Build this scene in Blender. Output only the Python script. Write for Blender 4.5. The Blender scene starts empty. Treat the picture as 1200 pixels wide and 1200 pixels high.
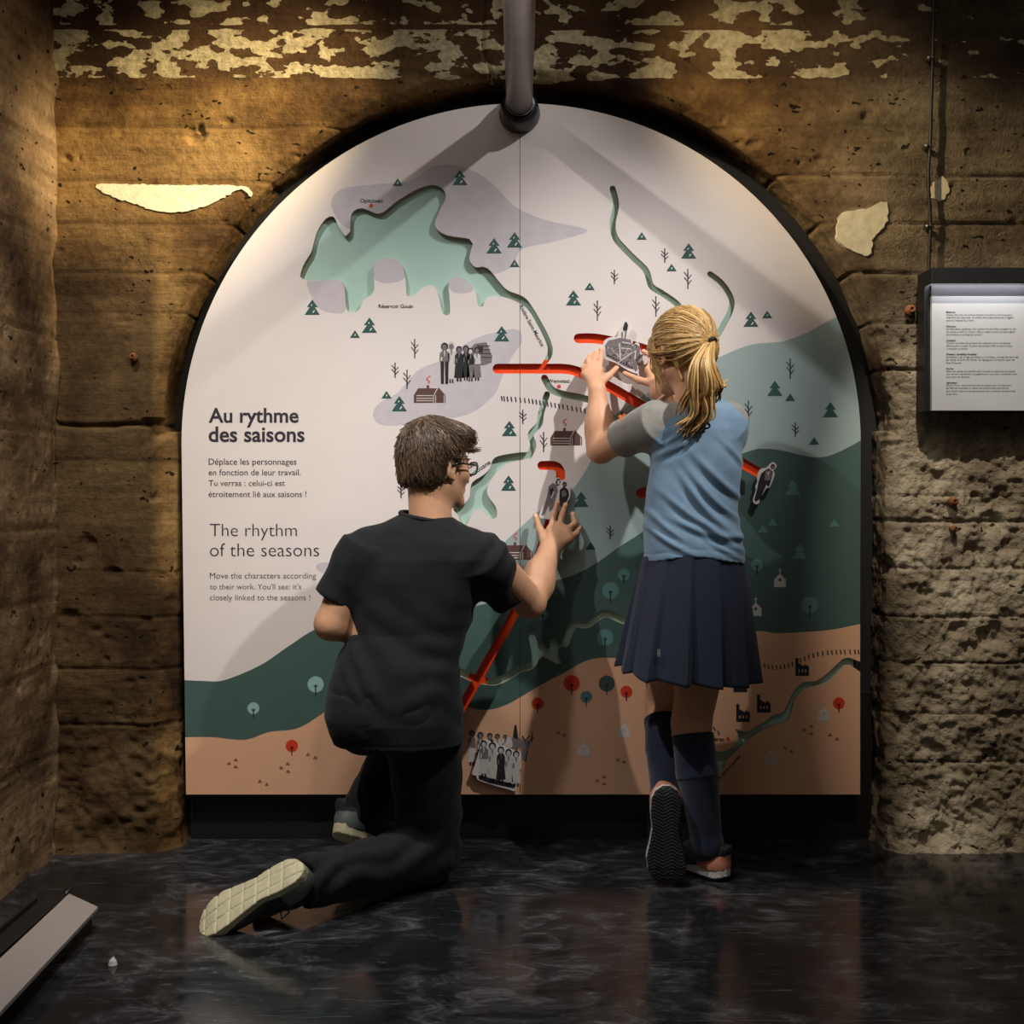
import bpy, math, random
import numpy as np
from mathutils import Vector, Matrix, noise as mnoise
from mathutils.geometry import delaunay_2d_cdt, tessellate_polygon

random.seed(7)
RNG = np.random.default_rng(7)
SC = bpy.context.scene
COL = SC.collection
FPX = 1325.0                      # focal length in pixels of a 1200 px frame
CX, CY, CAMZ = 610.0, 575.0, 1.0  # vanishing point of the camera axis, camera height

# ------------------------------------------------------------------ camera
cam = bpy.data.cameras.new('camera')
cam.sensor_width = 36.0
cam.lens = FPX * 36.0 / 1200.0
cam.shift_x = -10.0 / 1200.0
cam.shift_y = -25.0 / 1200.0
cam.clip_start = 0.05
camo = bpy.data.objects.new('camera', cam)
camo.location = (0, 0, CAMZ)
camo.rotation_euler = (math.pi / 2, 0, 0)
COL.objects.link(camo)
SC.camera = camo

# ------------------------------------------------------------------ world, lights, exposure
SC.view_settings.view_transform = 'Standard'
SC.view_settings.look = 'None'
SC.view_settings.gamma = 1.0
SC.view_settings.use_curve_mapping = False
SC.view_settings.exposure = 0.0
w = bpy.data.worlds.new('gallery_dark')
SC.world = w
w.use_nodes = True
w.node_tree.nodes['Background'].inputs[0].default_value = (1.0, 0.86, 0.72, 1)
w.node_tree.nodes['Background'].inputs[1].default_value = 0.04

def spot(name, loc, target, power, color, size_deg, blend, radius):
    l = bpy.data.lights.new(name, 'SPOT')
    l.energy = power
    l.color = color
    l.spot_size = math.radians(size_deg)
    l.spot_blend = blend
    l.shadow_soft_size = radius
    o = bpy.data.objects.new(name, l)
    o.location = loc
    d = Vector(target) - Vector(loc)
    o.rotation_euler = d.to_track_quat('-Z', 'Y').to_euler()
    COL.objects.link(o)
    return o

# two gallery spotlights that wash the map from both sides, and amber ones for the concrete
WHITE = (1.0, 0.985, 0.97)
spot('map_spotlight', (1.25, 1.77, 3.02), (-0.01, 3.2, 0.97), 235, WHITE, 35.2, 1.0, 0.025)
spot('map_spotlight', (-1.20, 1.77, 3.02), (0.68, 3.2, 1.40), 100, WHITE, 25.0, 1.0, 0.025)
spot('map_spotlight', (-1.15, 1.77, 3.00), (-0.51, 3.2, 0.20), 168, WHITE, 59.0, 1.0, 0.025)
spot('map_spotlight', (1.20, 2.00, 3.02), (-0.42, 3.2, 1.72), 66, WHITE, 30.0, 1.0, 0.025)
spot('amber_spotlight', (0.45, 2.25, 2.75), (-0.90, 3.13, 1.97), 390, (1.0, 0.80, 0.48), 27, 1.0, 0.04)
spot('amber_spotlight', (-0.45, 2.25, 2.75), (0.82, 3.13, 1.98), 150, (1.0, 0.80, 0.52), 28, 1.0, 0.04)
spot('stone_spotlight', (0.85, 2.02, 2.55), (1.44, 3.13, 0.86), 110, (1.0, 0.90, 0.78), 37, 0.5, 0.012)
spot('side_spotlight', (-0.2, 1.4, 2.6), (-1.3, 2.95, 0.9), 62, (1.0, 0.86, 0.68), 60, 1.0, 0.05)

spot('floor_spotlight', (-0.35, 1.75, 3.0), (-0.25, 2.25, 0.0), 105, (0.92, 0.95, 1.0), 62, 1.0, 0.08)
spot('pier_spotlight', (-0.62, 2.35, 2.8), (-0.985, 3.13, 0.90), 14, (1.0, 0.78, 0.48), 20, 1.0, 0.03)
fl = bpy.data.lights.new('fill_light', 'AREA'); fl.size = 1.6; fl.energy = 8; fl.color = (1.0, 0.93, 0.86)  # added fill from above the camera side, not an actual lamp
flo = bpy.data.objects.new('fill_light', fl); flo.location = (0.0, 0.7, 3.1); COL.objects.link(flo)
flo.rotation_euler = (Vector((0, 2.9, 0.4)) - Vector((0.0, 0.7, 3.1))).to_track_quat('-Z', 'Y').to_euler()

# ------------------------------------------------------------------ small helpers
def P(px, py, Y=3.2):
    """point seen at a pixel of the photo, at distance Y from the camera"""
    return np.array([(px - CX) * Y / FPX, Y, CAMZ - (py - CY) * Y / FPX])

def S(r, g, b):
    def c(v):
        v /= 255.0
        return v / 12.92 if v <= 0.04045 else ((v + 0.055) / 1.055) ** 2.4
    return (c(r), c(g), c(b))

def link(o, parent=None):
    COL.objects.link(o)
    if parent is not None:
        o.parent = parent
        o.matrix_parent_inverse = Matrix.Translation(-Vector(parent.location))
    return o

def tag(o, label=None, cat=None, group=None, kind=None):
    if label: o['label'] = label
    if cat: o['category'] = cat
    if group: o['group'] = group
    if kind: o['kind'] = kind
    return o

def empty(name, loc):
    o = bpy.data.objects.new(name, None)
    o.location = loc
    o.empty_display_size = 0.05
    COL.objects.link(o)
    return o

def mesh_np(name, V, F, mats, parent=None, smooth=True, mi=None, attrs=None):
    """V (n,3) array, F list of index tuples or (m,k) array"""
    me = bpy.data.meshes.new(name)
    V = np.asarray(V, dtype=np.float32)
    if isinstance(F, np.ndarray):
        m, k = F.shape
        me.vertices.add(len(V)); me.vertices.foreach_set('co', V.ravel())
        me.loops.add(m * k); me.loops.foreach_set('vertex_index', F.astype(np.int32).ravel())
        me.polygons.add(m)
        me.polygons.foreach_set('loop_start', np.arange(0, m * k, k, dtype=np.int32))
        try:
            me.polygons.foreach_set('loop_total', np.full(m, k, dtype=np.int32))
        except Exception:
            pass
        me.update(calc_edges=True)
    else:
        me.from_pydata([tuple(map(float, v)) for v in V], [], F)
    for m_ in (mats if isinstance(mats, (list, tuple)) else [mats]):
        me.materials.append(m_)
    n = len(me.polygons)
    if mi is not None:
        me.polygons.foreach_set('material_index', np.asarray(mi, dtype=np.int32))
    me.polygons.foreach_set('use_smooth', np.full(n, smooth))
    if attrs:
        for an, av in attrs.items():
            a = me.attributes.new(an, 'FLOAT', 'POINT')
            a.data.foreach_set('value', np.asarray(av, dtype=np.float32))
    me.validate()
    me.update()
    o = bpy.data.objects.new(name, me)
    return link(o, parent)

class MB:
    """collects polygons of several materials into one mesh"""
    def __init__(s): s.V = []; s.F = []; s.M = []
    def poly(s, pts, m=0):
        b = len(s.V); s.V += [tuple(p) for p in pts]; s.F.append(tuple(range(b, b + len(pts)))); s.M.append(m)
    def tris(s, verts, faces, m=0):
        b = len(s.V); s.V += [tuple(p) for p in verts]
        for f in faces: s.F.append(tuple(b + i for i in f)); s.M.append(m)
    def box(s, lo, hi, m=0, R=None, c=None):
        x0, y0, z0 = lo; x1, y1, z1 = hi
        v = [(x0,y0,z0),(x1,y0,z0),(x1,y1,z0),(x0,y1,z0),(x0,y0,z1),(x1,y0,z1),(x1,y1,z1),(x0,y1,z1)]
        if R is not None: v = [tuple(R @ Vector(q) + Vector(c)) for q in v]
        s.tris(v, [(3,2,1,0),(4,5,6,7),(0,1,5,4),(1,2,6,5),(2,3,7,6),(3,0,4,7)], m)
    def tube(s, pts, r, n=8, m=0, caps=True):
        pts = [Vector(p) for p in pts]; k = len(pts)
        rr = r if hasattr(r, '__len__') else [r] * k
        b = len(s.V); up = None
        for i, p in enumerate(pts):
            t = (pts[min(i+1, k-1)] - pts[max(i-1, 0)]).normalized()
            if up is None:
                up = t.orthogonal().normalized()
            up = (up - t * up.dot(t)).normalized(); sd = t.cross(up)
            for j in range(n):
                a = 2 * math.pi * j / n
                s.V.append(tuple(p + (up * math.cos(a) + sd * math.sin(a)) * rr[i]))
        for i in range(k - 1):
            for j in range(n):
                j2 = (j + 1) % n
                s.F.append((b+i*n+j, b+i*n+j2, b+(i+1)*n+j2, b+(i+1)*n+j)); s.M.append(m)
        if caps:
            s.F.append(tuple(b + j for j in range(n))[::-1]); s.M.append(m)
            s.F.append(tuple(b + (k-1)*n + j for j in range(n))); s.M.append(m)
    def lathe(s, prof, origin, axis, n=32, m=0):
        """prof: (radius, distance along axis)"""
        ax = Vector(axis).normalized(); u = ax.orthogonal().normalized(); v = ax.cross(u); o = Vector(origin)
        b = len(s.V)
        for r, h in prof:
            for j in range(n):
                a = 2*math.pi*j/n
                s.V.append(tuple(o + ax*h + (u*math.cos(a)+v*math.sin(a))*r))
        for i in range(len(prof)-1):
            for j in range(n):
                j2 = (j+1) % n
                s.F.append((b+i*n+j, b+i*n+j2, b+(i+1)*n+j2, b+(i+1)*n+j)); s.M.append(m)
    def build(s, name, mats, parent=None, smooth=False, attrs=None):
        return mesh_np(name, np.array(s.V), s.F, mats, parent, smooth, s.M, attrs)

def bevel(o, w_=0.002, seg=2):
    m = o.modifiers.new('bevel', 'BEVEL'); m.width = w_; m.segments = seg; m.limit_method = 'ANGLE'
    return o

def smoothline(pts, closed=False, step=3.0):
    """Catmull-Rom resampling of a 2-D polyline"""
    p = [np.array(q, float) for q in pts]; n = len(p); out = []
    segs = n if closed else n - 1
    for i in range(segs):
        if closed: a, b, c, d = p[(i-1) % n], p[i], p[(i+1) % n], p[(i+2) % n]
        else: a, b, c, d = p[max(i-1, 0)], p[i], p[i+1], p[min(i+2, n-1)]
        k = max(1, int(np.linalg.norm(c - b) / step))
        for j in range(k):
            t = j / k
            out.append(0.5*((2*b)+(c-a)*t+(2*a-5*b+4*c-d)*t*t+(3*b-a-3*c+d)*t**3))
    if not closed: out.append(p[-1])
    return [tuple(q) for q in out]

def stroke(pts, width, step=3.0, cap=5):
    """outline polygon of a rounded stroke along a smoothed polyline"""
    c = [np.array(q) for q in smoothline(pts, False, step)]
    n = len(c); h = width / 2; L = []; R = []
    for i in range(n):
        t = c[min(i+1, n-1)] - c[max(i-1, 0)]; t = t / (np.linalg.norm(t) + 1e-9)
        nr = np.array([-t[1], t[0]]); L.append(c[i] + nr*h); R.append(c[i] - nr*h)
    def arc(ctr, a0):
        return [ctr + h*np.array([math.cos(a0 - math.pi*(k+1)/(cap+1)), math.sin(a0 - math.pi*(k+1)/(cap+1))]) for k in range(cap)]
    t = c[-1]-c[-2]; e1 = arc(c[-1], math.atan2(t[0], -t[1]))
    t = c[0]-c[1]; e0 = arc(c[0], math.atan2(t[0], -t[1]))
    return [tuple(q) for q in L + e1 + R[::-1] + e0]

def vnoise(Pn, scale, seed=0):
    """vectorised 3-D value noise, about -1..1"""
    q = np.asarray(Pn, dtype=np.float64) * scale + seed * 17.31 + 1000.0
    i = np.floor(q).astype(np.int64); f = q - i; f = f*f*(3-2*f)
    def hsh(a, b, c):
        h = (a*73856093) ^ (b*19349663) ^ (c*83492791) ^ (seed*2654435761)
        h = (h ^ (h >> 13)) * 1274126177 & 0x7fffffff
        h = (h ^ (h >> 15)) & 0xffff
        return h / 32767.5 - 1.0
    r = 0
    for dx in (0, 1):
        for dy in (0, 1):
            for dz in (0, 1):
                wgt = (f[..., 0] if dx else 1-f[..., 0])*(f[..., 1] if dy else 1-f[..., 1])*(f[..., 2] if dz else 1-f[..., 2])
                r = r + wgt*hsh(i[..., 0]+dx, i[..., 1]+dy, i[..., 2]+dz)
    return r

def fbm(Pn, scale, octv=3, seed=0):
    a = 1.0; t = 0
    for o in range(octv):
        t = t + a*vnoise(Pn, scale*2**o, seed+o); a *= 0.5
    return t

# ------------------------------------------------------------------ signed-distance sculpting
class Field:
    def __init__(s, lo, hi, h):
        s.lo = np.array(lo, float); s.h = h
        s.n = np.ceil((np.array(hi) - s.lo)/h).astype(int) + 1
        s.a = np.full(tuple(s.n), 0.5, dtype=np.float32)
    def grid(s, sl):
        return [ (s.lo[i] + s.h*np.arange(sl[i].start, sl[i].stop, dtype=np.float32)).reshape([-1 if j == i else 1 for j in range(3)]).astype(np.float32) for i in range(3)]
    def apply(s, prim, k=0.0, op='u'):
        fn, lo, hi = prim
        m = k + 3*s.h
        i0 = np.clip(np.floor((np.array(lo)-m-s.lo)/s.h).astype(int), 0, s.n)
        i1 = np.clip(np.ceil((np.array(hi)+m-s.lo)/s.h).astype(int)+1, 0, s.n)
        if np.any(i1 <= i0): return s
        sl = tuple(slice(int(a), int(b)) for a, b in zip(i0, i1))
        d = fn(*s.grid(sl)).astype(np.float32)
        A = s.a[sl]
        if op == 'u':
            if k > 0:
                hh = np.maximum(k - np.abs(A - d), 0)/k
                s.a[sl] = np.minimum(A, d) - hh*hh*k*0.25
            else: s.a[sl] = np.minimum(A, d)
        elif op == 's':
            d = -d
            if k > 0:
                hh = np.maximum(k - np.abs(A - d), 0)/k
                s.a[sl] = np.maximum(A, d) + hh*hh*k*0.25
            else: s.a[sl] = np.maximum(A, d)
        elif op == 'd':            # displacement
            s.a[sl] = A + d
        return s
    def nets(s):
        a = s.a; ins = a < 0
        nx, ny, nz = a.shape
        c = np.zeros((nx-1, ny-1, nz-1), dtype=np.int8)
        for dx in (0, 1):
            for dy in (0, 1):
                for dz in (0, 1):
                    c += ins[dx:nx-1+dx, dy:ny-1+dy, dz:nz-1+dz]
        act = (c > 0) & (c < 8)
        I = np.argwhere(act)
        idx = np.full(act.shape, -1, dtype=np.int32); idx[act] = np.arange(len(I), dtype=np.int32)
        acc = np.zeros((len(I), 3)); cnt = np.zeros(len(I))
        corners = [(x, y, z) for x in (0, 1) for y in (0, 1) for z in (0, 1)]
        val = {q: a[I[:, 0]+q[0], I[:, 1]+q[1], I[:, 2]+q[2]].astype(np.float64) for q in corners}
        for p in corners:
            for ax in range(3):
                if p[ax] == 0:
                    q = list(p); q[ax] = 1; q = tuple(q)
                    u, v = val[p], val[q]; cr = (u < 0) != (v < 0)
                    t = np.where(cr, u/np.where(cr, u-v, 1), 0)
                    pos = np.tile(np.array(p, float), (len(I), 1)); pos[:, ax] += t
                    acc += pos*cr[:, None]; cnt += cr
        V = s.lo + s.h*(I + acc/np.maximum(cnt, 1)[:, None])
        Q = []
        for ax in range(3):
            sl0 = [slice(1, -1)]*3; sl1 = [slice(1, -1)]*3
            sl0[ax] = slice(0, -1); sl1[ax] = slice(1, None)
            A0 = ins[tuple(sl0)]; A1 = ins[tuple(sl1)]
            E = np.argwhere(A0 != A1)
            flip = A0[tuple(E.T)]
            off = np.array([1, 1, 1]); off[ax] = 0
            E = E + off
            b, d = [(1, 2), (2, 0), (0, 1)][ax]
            eb = np.zeros(3, int); eb[b] = 1; ed = np.zeros(3, int); ed[d] = 1
            g = [idx[tuple((E - eb - ed).T)], idx[tuple((E - ed).T)], idx[tuple(E.T)], idx[tuple((E - eb).T)]]
            q = np.stack(g, 1)
            q[~flip] = q[~flip][:, ::-1]
            Q.append(q)
        Q = np.concatenate(Q)
        Q = Q[(Q >= 0).all(1)]
        return V, Q

def normals(V, Q):
    n = np.zeros_like(V)
    d1 = V[Q[:, 2]] - V[Q[:, 0]]; d2 = V[Q[:, 3]] - V[Q[:, 1]]
    fn = np.cross(d1, d2)
    for k in range(4): np.add.at(n, Q[:, k], fn)
    return n/(np.linalg.norm(n, axis=1, keepdims=True)+1e-12)

def cap(a, b, ra, rb=None):
    a = np.array(a, float); b = np.array(b, float); rb = ra if rb is None else rb
    ab = b - a; L2 = float(ab @ ab)
    def fn(X, Y, Z):
        t = np.clip(((X-a[0])*ab[0]+(Y-a[1])*ab[1]+(Z-a[2])*ab[2])/L2, 0, 1)
        return np.sqrt((X-a[0]-t*ab[0])**2+(Y-a[1]-t*ab[1])**2+(Z-a[2]-t*ab[2])**2) - (ra + t*(rb-ra))
    m = max(ra, rb)
    return fn, np.minimum(a, b)-m, np.maximum(a, b)+m

def cyl(a, b, ra, rb=None):
    """flat-ended cone"""
    a = np.array(a, float); b = np.array(b, float); rb = ra if rb is None else rb
    ab = b - a; L = float(np.linalg.norm(ab)); u = ab/L
    def fn(X, Y, Z):
        t = (X-a[0])*u[0]+(Y-a[1])*u[1]+(Z-a[2])*u[2]
        tc = np.clip(t/L, 0, 1)
        d = np.sqrt(np.maximum((X-a[0])**2+(Y-a[1])**2+(Z-a[2])**2 - t*t, 0)) - (ra+tc*(rb-ra))
        return np.maximum(d, np.maximum(-t, t-L))
    m = max(ra, rb)
    return fn, np.minimum(a, b)-m, np.maximum(a, b)+m

def ell(c, r, R=None):
    """ellipsoid; R: 3x3 whose columns are the local axes"""
    c = np.array(c, float); r = np.array(r, float); R = np.eye(3) if R is None else np.array(R, float)
    def fn(X, Y, Z):
        x, y, z = X-c[0], Y-c[1], Z-c[2]
        q = [x*R[0, i]+y*R[1, i]+z*R[2, i] for i in range(3)]
        k0 = np.sqrt((q[0]/r[0])**2+(q[1]/r[1])**2+(q[2]/r[2])**2)
        k1 = np.sqrt((q[0]/r[0]**2)**2+(q[1]/r[1]**2)**2+(q[2]/r[2]**2)**2)
        return k0*(k0-1)/(k1+1e-9)
    e = np.sqrt(((R*r)**2).sum(1))
    return fn, c-e, c+e

def rbox(c, hs, rad, R=None):
    c = np.array(c, float); hs = np.array(hs, float)-rad; R = np.eye(3) if R is None else np.array(R, float)
    def fn(X, Y, Z):
        x, y, z = X-c[0], Y-c[1], Z-c[2]
        q = [np.abs(x*R[0, i]+y*R[1, i]+z*R[2, i])-hs[i] for i in range(3)]
        o = np.sqrt(np.maximum(q[0], 0)**2+np.maximum(q[1], 0)**2+np.maximum(q[2], 0)**2)
        return o + np.minimum(np.maximum(q[0], np.maximum(q[1], q[2])), 0) - rad
    e = (np.abs(R)*(hs+rad)).sum(1)
    return fn, c-e, c+e

def loft(sec, pw=2.0):
    """stack of ellipses: (z, cx, cy, rx, ry), z increasing"""
    s_ = np.array(sec, float)
    def fn(X, Y, Z):
        g = [np.interp(Z, s_[:, 0], s_[:, i]) for i in range(1, 5)]
        u = np.abs((X-g[0])/g[2]); v = np.abs((Y-g[1])/g[3])
        k = (u**pw+v**pw)**(1/pw)
        d = (k-1)*np.minimum(g[2], g[3])
        return np.maximum(d, np.maximum(s_[0, 0]-Z, Z-s_[-1, 0]))
    m = 0.02
    return fn, ((s_[:, 1]-s_[:, 3]).min()-m, (s_[:, 2]-s_[:, 4]).min()-m, s_[0, 0]), ((s_[:, 1]+s_[:, 3]).max()+m, (s_[:, 2]+s_[:, 4]).max()+m, s_[-1, 0])

def half(pt, n, lo, hi):
    """half space behind plane (inside where (p-pt).n < 0)"""
    pt = np.array(pt, float); n = np.array(n, float); n = n/np.linalg.norm(n)
    return (lambda X, Y, Z: (X-pt[0])*n[0]+(Y-pt[1])*n[1]+(Z-pt[2])*n[2]), lo, hi

def sculpt(name, F, mats, parent=None, mi_fn=None, attr_fn=None, disp=None):
    V, Q = F.nets()
    if disp is not None:
        N = normals(V, Q); V = V + N*disp(V)[:, None]
    mi = None if mi_fn is None else mi_fn(V[Q].mean(1))
    at = None if attr_fn is None else attr_fn(V)
    return mesh_np(name, V, Q, mats, parent, True, mi, at)

# ------------------------------------------------------------------ procedural materials
def M(name, col, rough=0.6, metal=0.0, var=0.12, vscale=14.0, bump=0.0, bscale=90.0, spec=0.5, emit=None, estr=0.0, sss=0.0, sheen=0.0):
    m = bpy.data.materials.new(name); m.use_nodes = True
    nt = m.node_tree; b = nt.nodes['Principled BSDF']
    b.inputs['Roughness'].default_value = rough
    b.inputs['Metallic'].default_value = metal
    b.inputs['Specular IOR Level'].default_value = spec
    if sheen: b.inputs['Sheen Weight'].default_value = sheen
    tc = nt.nodes.new('ShaderNodeTexCoord')
    if var > 0:
        n = nt.nodes.new('ShaderNodeTexNoise'); n.inputs['Scale'].default_value = vscale; n.inputs['Detail'].default_value = 5
        nt.links.new(tc.outputs['Object'], n.inputs['Vector'])
        r = nt.nodes.new('ShaderNodeValToRGB')
        r.color_ramp.elements[0].position = 0.3; r.color_ramp.elements[1].position = 0.7
        r.color_ramp.elements[0].color = tuple(c*(1-var) for c in col)+(1,)
        r.color_ramp.elements[1].color = tuple(min(1, c*(1+var)) for c in col)+(1,)
        nt.links.new(n.outputs['Fac'], r.inputs['Fac']); nt.links.new(r.outputs['Color'], b.inputs['Base Color'])
    else:
        b.inputs['Base Color'].default_value = tuple(col)+(1,)
    if bump > 0:
        n2 = nt.nodes.new('ShaderNodeTexNoise'); n2.inputs['Scale'].default_value = bscale; n2.inputs['Detail'].default_value = 4
        nt.links.new(tc.outputs['Object'], n2.inputs['Vector'])
        bp = nt.nodes.new('ShaderNodeBump'); bp.inputs['Strength'].default_value = bump; bp.inputs['Distance'].default_value = 0.004
        nt.links.new(n2.outputs['Fac'], bp.inputs['Height']); nt.links.new(bp.outputs['Normal'], b.inputs['Normal'])
    if sss > 0:
        b.inputs['Subsurface Weight'].default_value = sss
        b.inputs['Subsurface Radius'].default_value = (0.012, 0.005, 0.003)
        b.inputs['Subsurface Scale'].default_value = 0.5
    if emit is not None:
        b.inputs['Emission Color'].default_value = tuple(emit)+(1,); b.inputs['Emission Strength'].default_value = estr
    return m
# ------------------------------------------------------------------ setting: concrete vault bay
def concrete(name, flakes=False, tones=((58, 42, 28), (112, 84, 50), (164, 130, 80))):
    m = bpy.data.materials.new(name); m.use_nodes = True
    nt = m.node_tree; L = nt.links.new; N = nt.nodes.new
    b = nt.nodes['Principled BSDF']; b.inputs['Roughness'].default_value = 0.95; b.inputs['Specular IOR Level'].default_value = 0.08
    tc = N('ShaderNodeTexCoord')
    def nz(scale, det, rough, vec):
        n = N('ShaderNodeTexNoise'); n.inputs['Scale'].default_value = scale; n.inputs['Detail'].default_value = det
        n.inputs['Roughness'].default_value = rough; L(vec, n.inputs['Vector']); return n.outputs['Fac']
    def mapv(sx, sy, sz):
        q = N('ShaderNodeMapping'); q.inputs['Scale'].default_value = (sx, sy, sz); L(tc.outputs['Object'], q.inputs['Vector']); return q.outputs['Vector']
    def ramp(fac, stops):
        r = N('ShaderNodeValToRGB'); e = r.color_ramp.elements
        while len(e) < len(stops): e.new(0.5)
        for k, (p, c) in enumerate(stops): e[k].position = p; e[k].color = tuple(c)+(1,)
        L(fac, r.inputs['Fac']); return r.outputs['Color']
    def mix(fac, a, c, mode='MIX'):
        x = N('ShaderNodeMix'); x.data_type = 'RGBA'; x.blend_type = mode
        for sock, v in ((x.inputs[0], fac), (x.inputs[6], a), (x.inputs[7], c)):
            if isinstance(v, (int, float)): sock.default_value = v
            elif isinstance(v, tuple): sock.default_value = v+(1,)
            else: L(v, sock)
        return x.outputs[2]
    def math_(op, a, c=None, clamp=False):
        x = N('ShaderNodeMath'); x.operation = op; x.use_clamp = clamp
        for k, v in enumerate((a, c)):
            if v is None: continue
            if isinstance(v, (int, float)): x.inputs[k].default_value = v
            else: L(v, x.inputs[k])
        return x.outputs[0]
    def mrange(v, a0, a1, b0, b1, smooth=False):
        x = N('ShaderNodeMapRange'); x.clamp = True
        if smooth: x.interpolation_type = 'SMOOTHSTEP'
        if isinstance(v, (int, float)): x.inputs[0].default_value = v
        else: L(v, x.inputs[0])
        for k, q in enumerate((a0, a1, b0, b1)):
            if isinstance(q, (int, float)): x.inputs[k+1].default_value = q
            else: L(q, x.inputs[k+1])
        return x.outputs[0]
    big = nz(2.3, 8, 0.62, tc.outputs['Object'])
    strata = nz(1.0, 6, 0.6, mapv(2.0, 2.0, 22.0))
    fine = nz(46, 6, 0.7, tc.outputs['Object'])
    sep = N('ShaderNodeSeparateXYZ'); L(tc.outputs['Object'], sep.inputs[0])
    X, Z = sep.outputs['X'], sep.outputs['Z']
    warm = ramp(big, [(0.36, S(*tones[0])), (0.50, S(*tones[1])), (0.64, S(*tones[2]))])
    grey = ramp(big, [(0.36, S(70, 62, 50)), (0.50, S(116, 102, 80)), (0.66, S(168, 150, 120))])
    c = mix(mrange(X, 0.55, 1.15, 0, 1, True), warm, grey)
    if flakes:
        pier_shade = math_('MULTIPLY', mrange(X, -1.035, -0.99, 1, 0, True), mrange(math_('ADD', Z, math_('MULTIPLY', big, 0.5)), 1.75, 2.2, 1, 0, True))  # painted shade over the left pier's brown-stained concrete
        c = mix(math_('MULTIPLY', pier_shade, 0.85), c, ramp(big, [(0.34, S(44, 33, 24)), (0.5, S(72, 56, 38)), (0.68, S(104, 84, 58))]))
    c = mix(0.75, c, ramp(strata, [(0.3, (0.45, 0.43, 0.42)), (0.62, (1, 1, 1))]), 'MULTIPLY')
    c = mix(0.6, c, ramp(fine, [(0.32, (0.42, 0.40, 0.38)), (0.56, (1, 1, 1))]), 'MULTIPLY')
    pale_low = math_('MULTIPLY', mrange(X, 1.0, 1.07, 0, 1, True), mrange(Z, 1.44, 1.54, 1, 0, True))  # paler concrete tone in the lower right of the wall
    if flakes: c = mix(pale_low, c, mix(1.0, c, (1.9, 1.9, 1.95), 'ADD') if False else ramp(big, [(0.34, S(92, 82, 66)), (0.5, S(148, 134, 110)), (0.66, S(204, 190, 162))]))
    # small bug holes and lime stains
    v = N('ShaderNodeTexVoronoi'); v.inputs['Scale'].default_value = 34; dv = N('ShaderNodeTexNoise'); dv.inputs['Scale'].default_value = 30; L(tc.outputs['Object'], dv.inputs['Vector'])
    da = N('ShaderNodeMix'); da.data_type = 'RGBA'; da.inputs[0].default_value = 0.05; L(mapv(0.6, 0.6, 1.15), da.inputs[6]); L(dv.outputs['Color'], da.inputs[7]); L(da.outputs[2], v.inputs['Vector'])
    holes = math_('MULTIPLY', math_('LESS_THAN', v.outputs['Distance'], math_('MULTIPLY', nz(9, 3, 0.5, tc.outputs['Object']), 0.33)), math_('GREATER_THAN', nz(5, 3, 0.5, tc.outputs['Object']), 0.50))
    c = mix(math_('MULTIPLY', holes, 0.9), c, (0.005, 0.004, 0.003))
    stain = nz(6, 5, 0.65, mapv(1.0, 1.0, 0.28))
    c = mix(mrange(stain, 0.66, 0.74, 0, 0.35), c, S(170, 152, 118))
    hgt = math_('SUBTRACT', math_('ADD', math_('MULTIPLY', nz(130, 4, 0.6, tc.outputs['Object']), mrange(X, 0.95, 1.08, 0.10, 1.3)), fine), math_('MULTIPLY', holes, 0.8))
    hgt = math_('ADD', math_('MULTIPLY', hgt, 0.5), math_('MULTIPLY', strata, 0.5))
    if flakes:
        zm = N('ShaderNodeValToRGB'); e = zm.color_ramp.elements
        stops = [(0.20, 0.0), (0.235, 1.0), (0.56, 1.0), (0.585, 0.0), (0.60, 0.90), (1.0, 0.84)]
        while len(e) < len(stops): e.new(0.5)
        e2 = zm.color_ramp.elements
        for k, (p, g) in enumerate(stops): e2[k].position = p; e2[k].color = (g, g, g, 1)
        L(mrange(Z, 2.05, 2.45, 0, 1), zm.inputs['Fac'])
        band = math_('MULTIPLY', zm.outputs['Color'], mrange(X, 0.80, 1.15, 1.0, 0.66))
        th = math_('SUBTRACT', 0.90, math_('MULTIPLY', band, 0.41))
        fl = nz(16.0, 5, 0.5, mapv(0.72, 1, 1.35))
        mask = mrange(fl, th, math_('ADD', th, 0.012), 0, 1)
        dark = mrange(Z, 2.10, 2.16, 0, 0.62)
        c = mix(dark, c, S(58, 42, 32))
        pl = ramp(fine, [(0.3, S(128, 116, 88)), (0.6, S(186, 172, 136))])
        c = mix(mask, c, pl)
        hgt = math_('ADD', hgt, math_('MULTIPLY', mask, 0.5))
    bp = N('ShaderNodeBump'); bp.inputs['Strength'].default_value = 0.9; bp.inputs['Distance'].default_value = 0.014
    L(hgt, bp.inputs['Height']); L(bp.outputs['Normal'], b.inputs['Normal'])
    L(c, b.inputs['Base Color'])
    return m

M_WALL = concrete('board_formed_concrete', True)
M_SIDE = concrete('side_concrete', False, ((76, 60, 46), (134, 110, 82), (178, 150, 114)))
M_PLASTER = M('old_plaster', S(226, 214, 178), 0.9, var=0.16, vscale=40, bump=0.4, bscale=120)

def pits_disp(V, ax, pts):
    """inward dents; pts: (u, v, radius, depth) on the two axes ax"""
    d = np.zeros(len(V)); A = V[:, ax[0]]; B = V[:, ax[1]]
    for u, v, r, dep, el in pts:
        dx = (A-u)/el; dz = B-v
        mk = (np.abs(dx) < r*1.5) & (np.abs(dz) < r*1.5)
        if mk.any():
            q = np.sqrt(dx[mk]**2+dz[mk]**2)/r*(1+0.25*vnoise(V[mk], 60, 5))
            d[mk] -= dep*np.clip(1.25-q, 0, 1)**0.6
    return d

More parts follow.
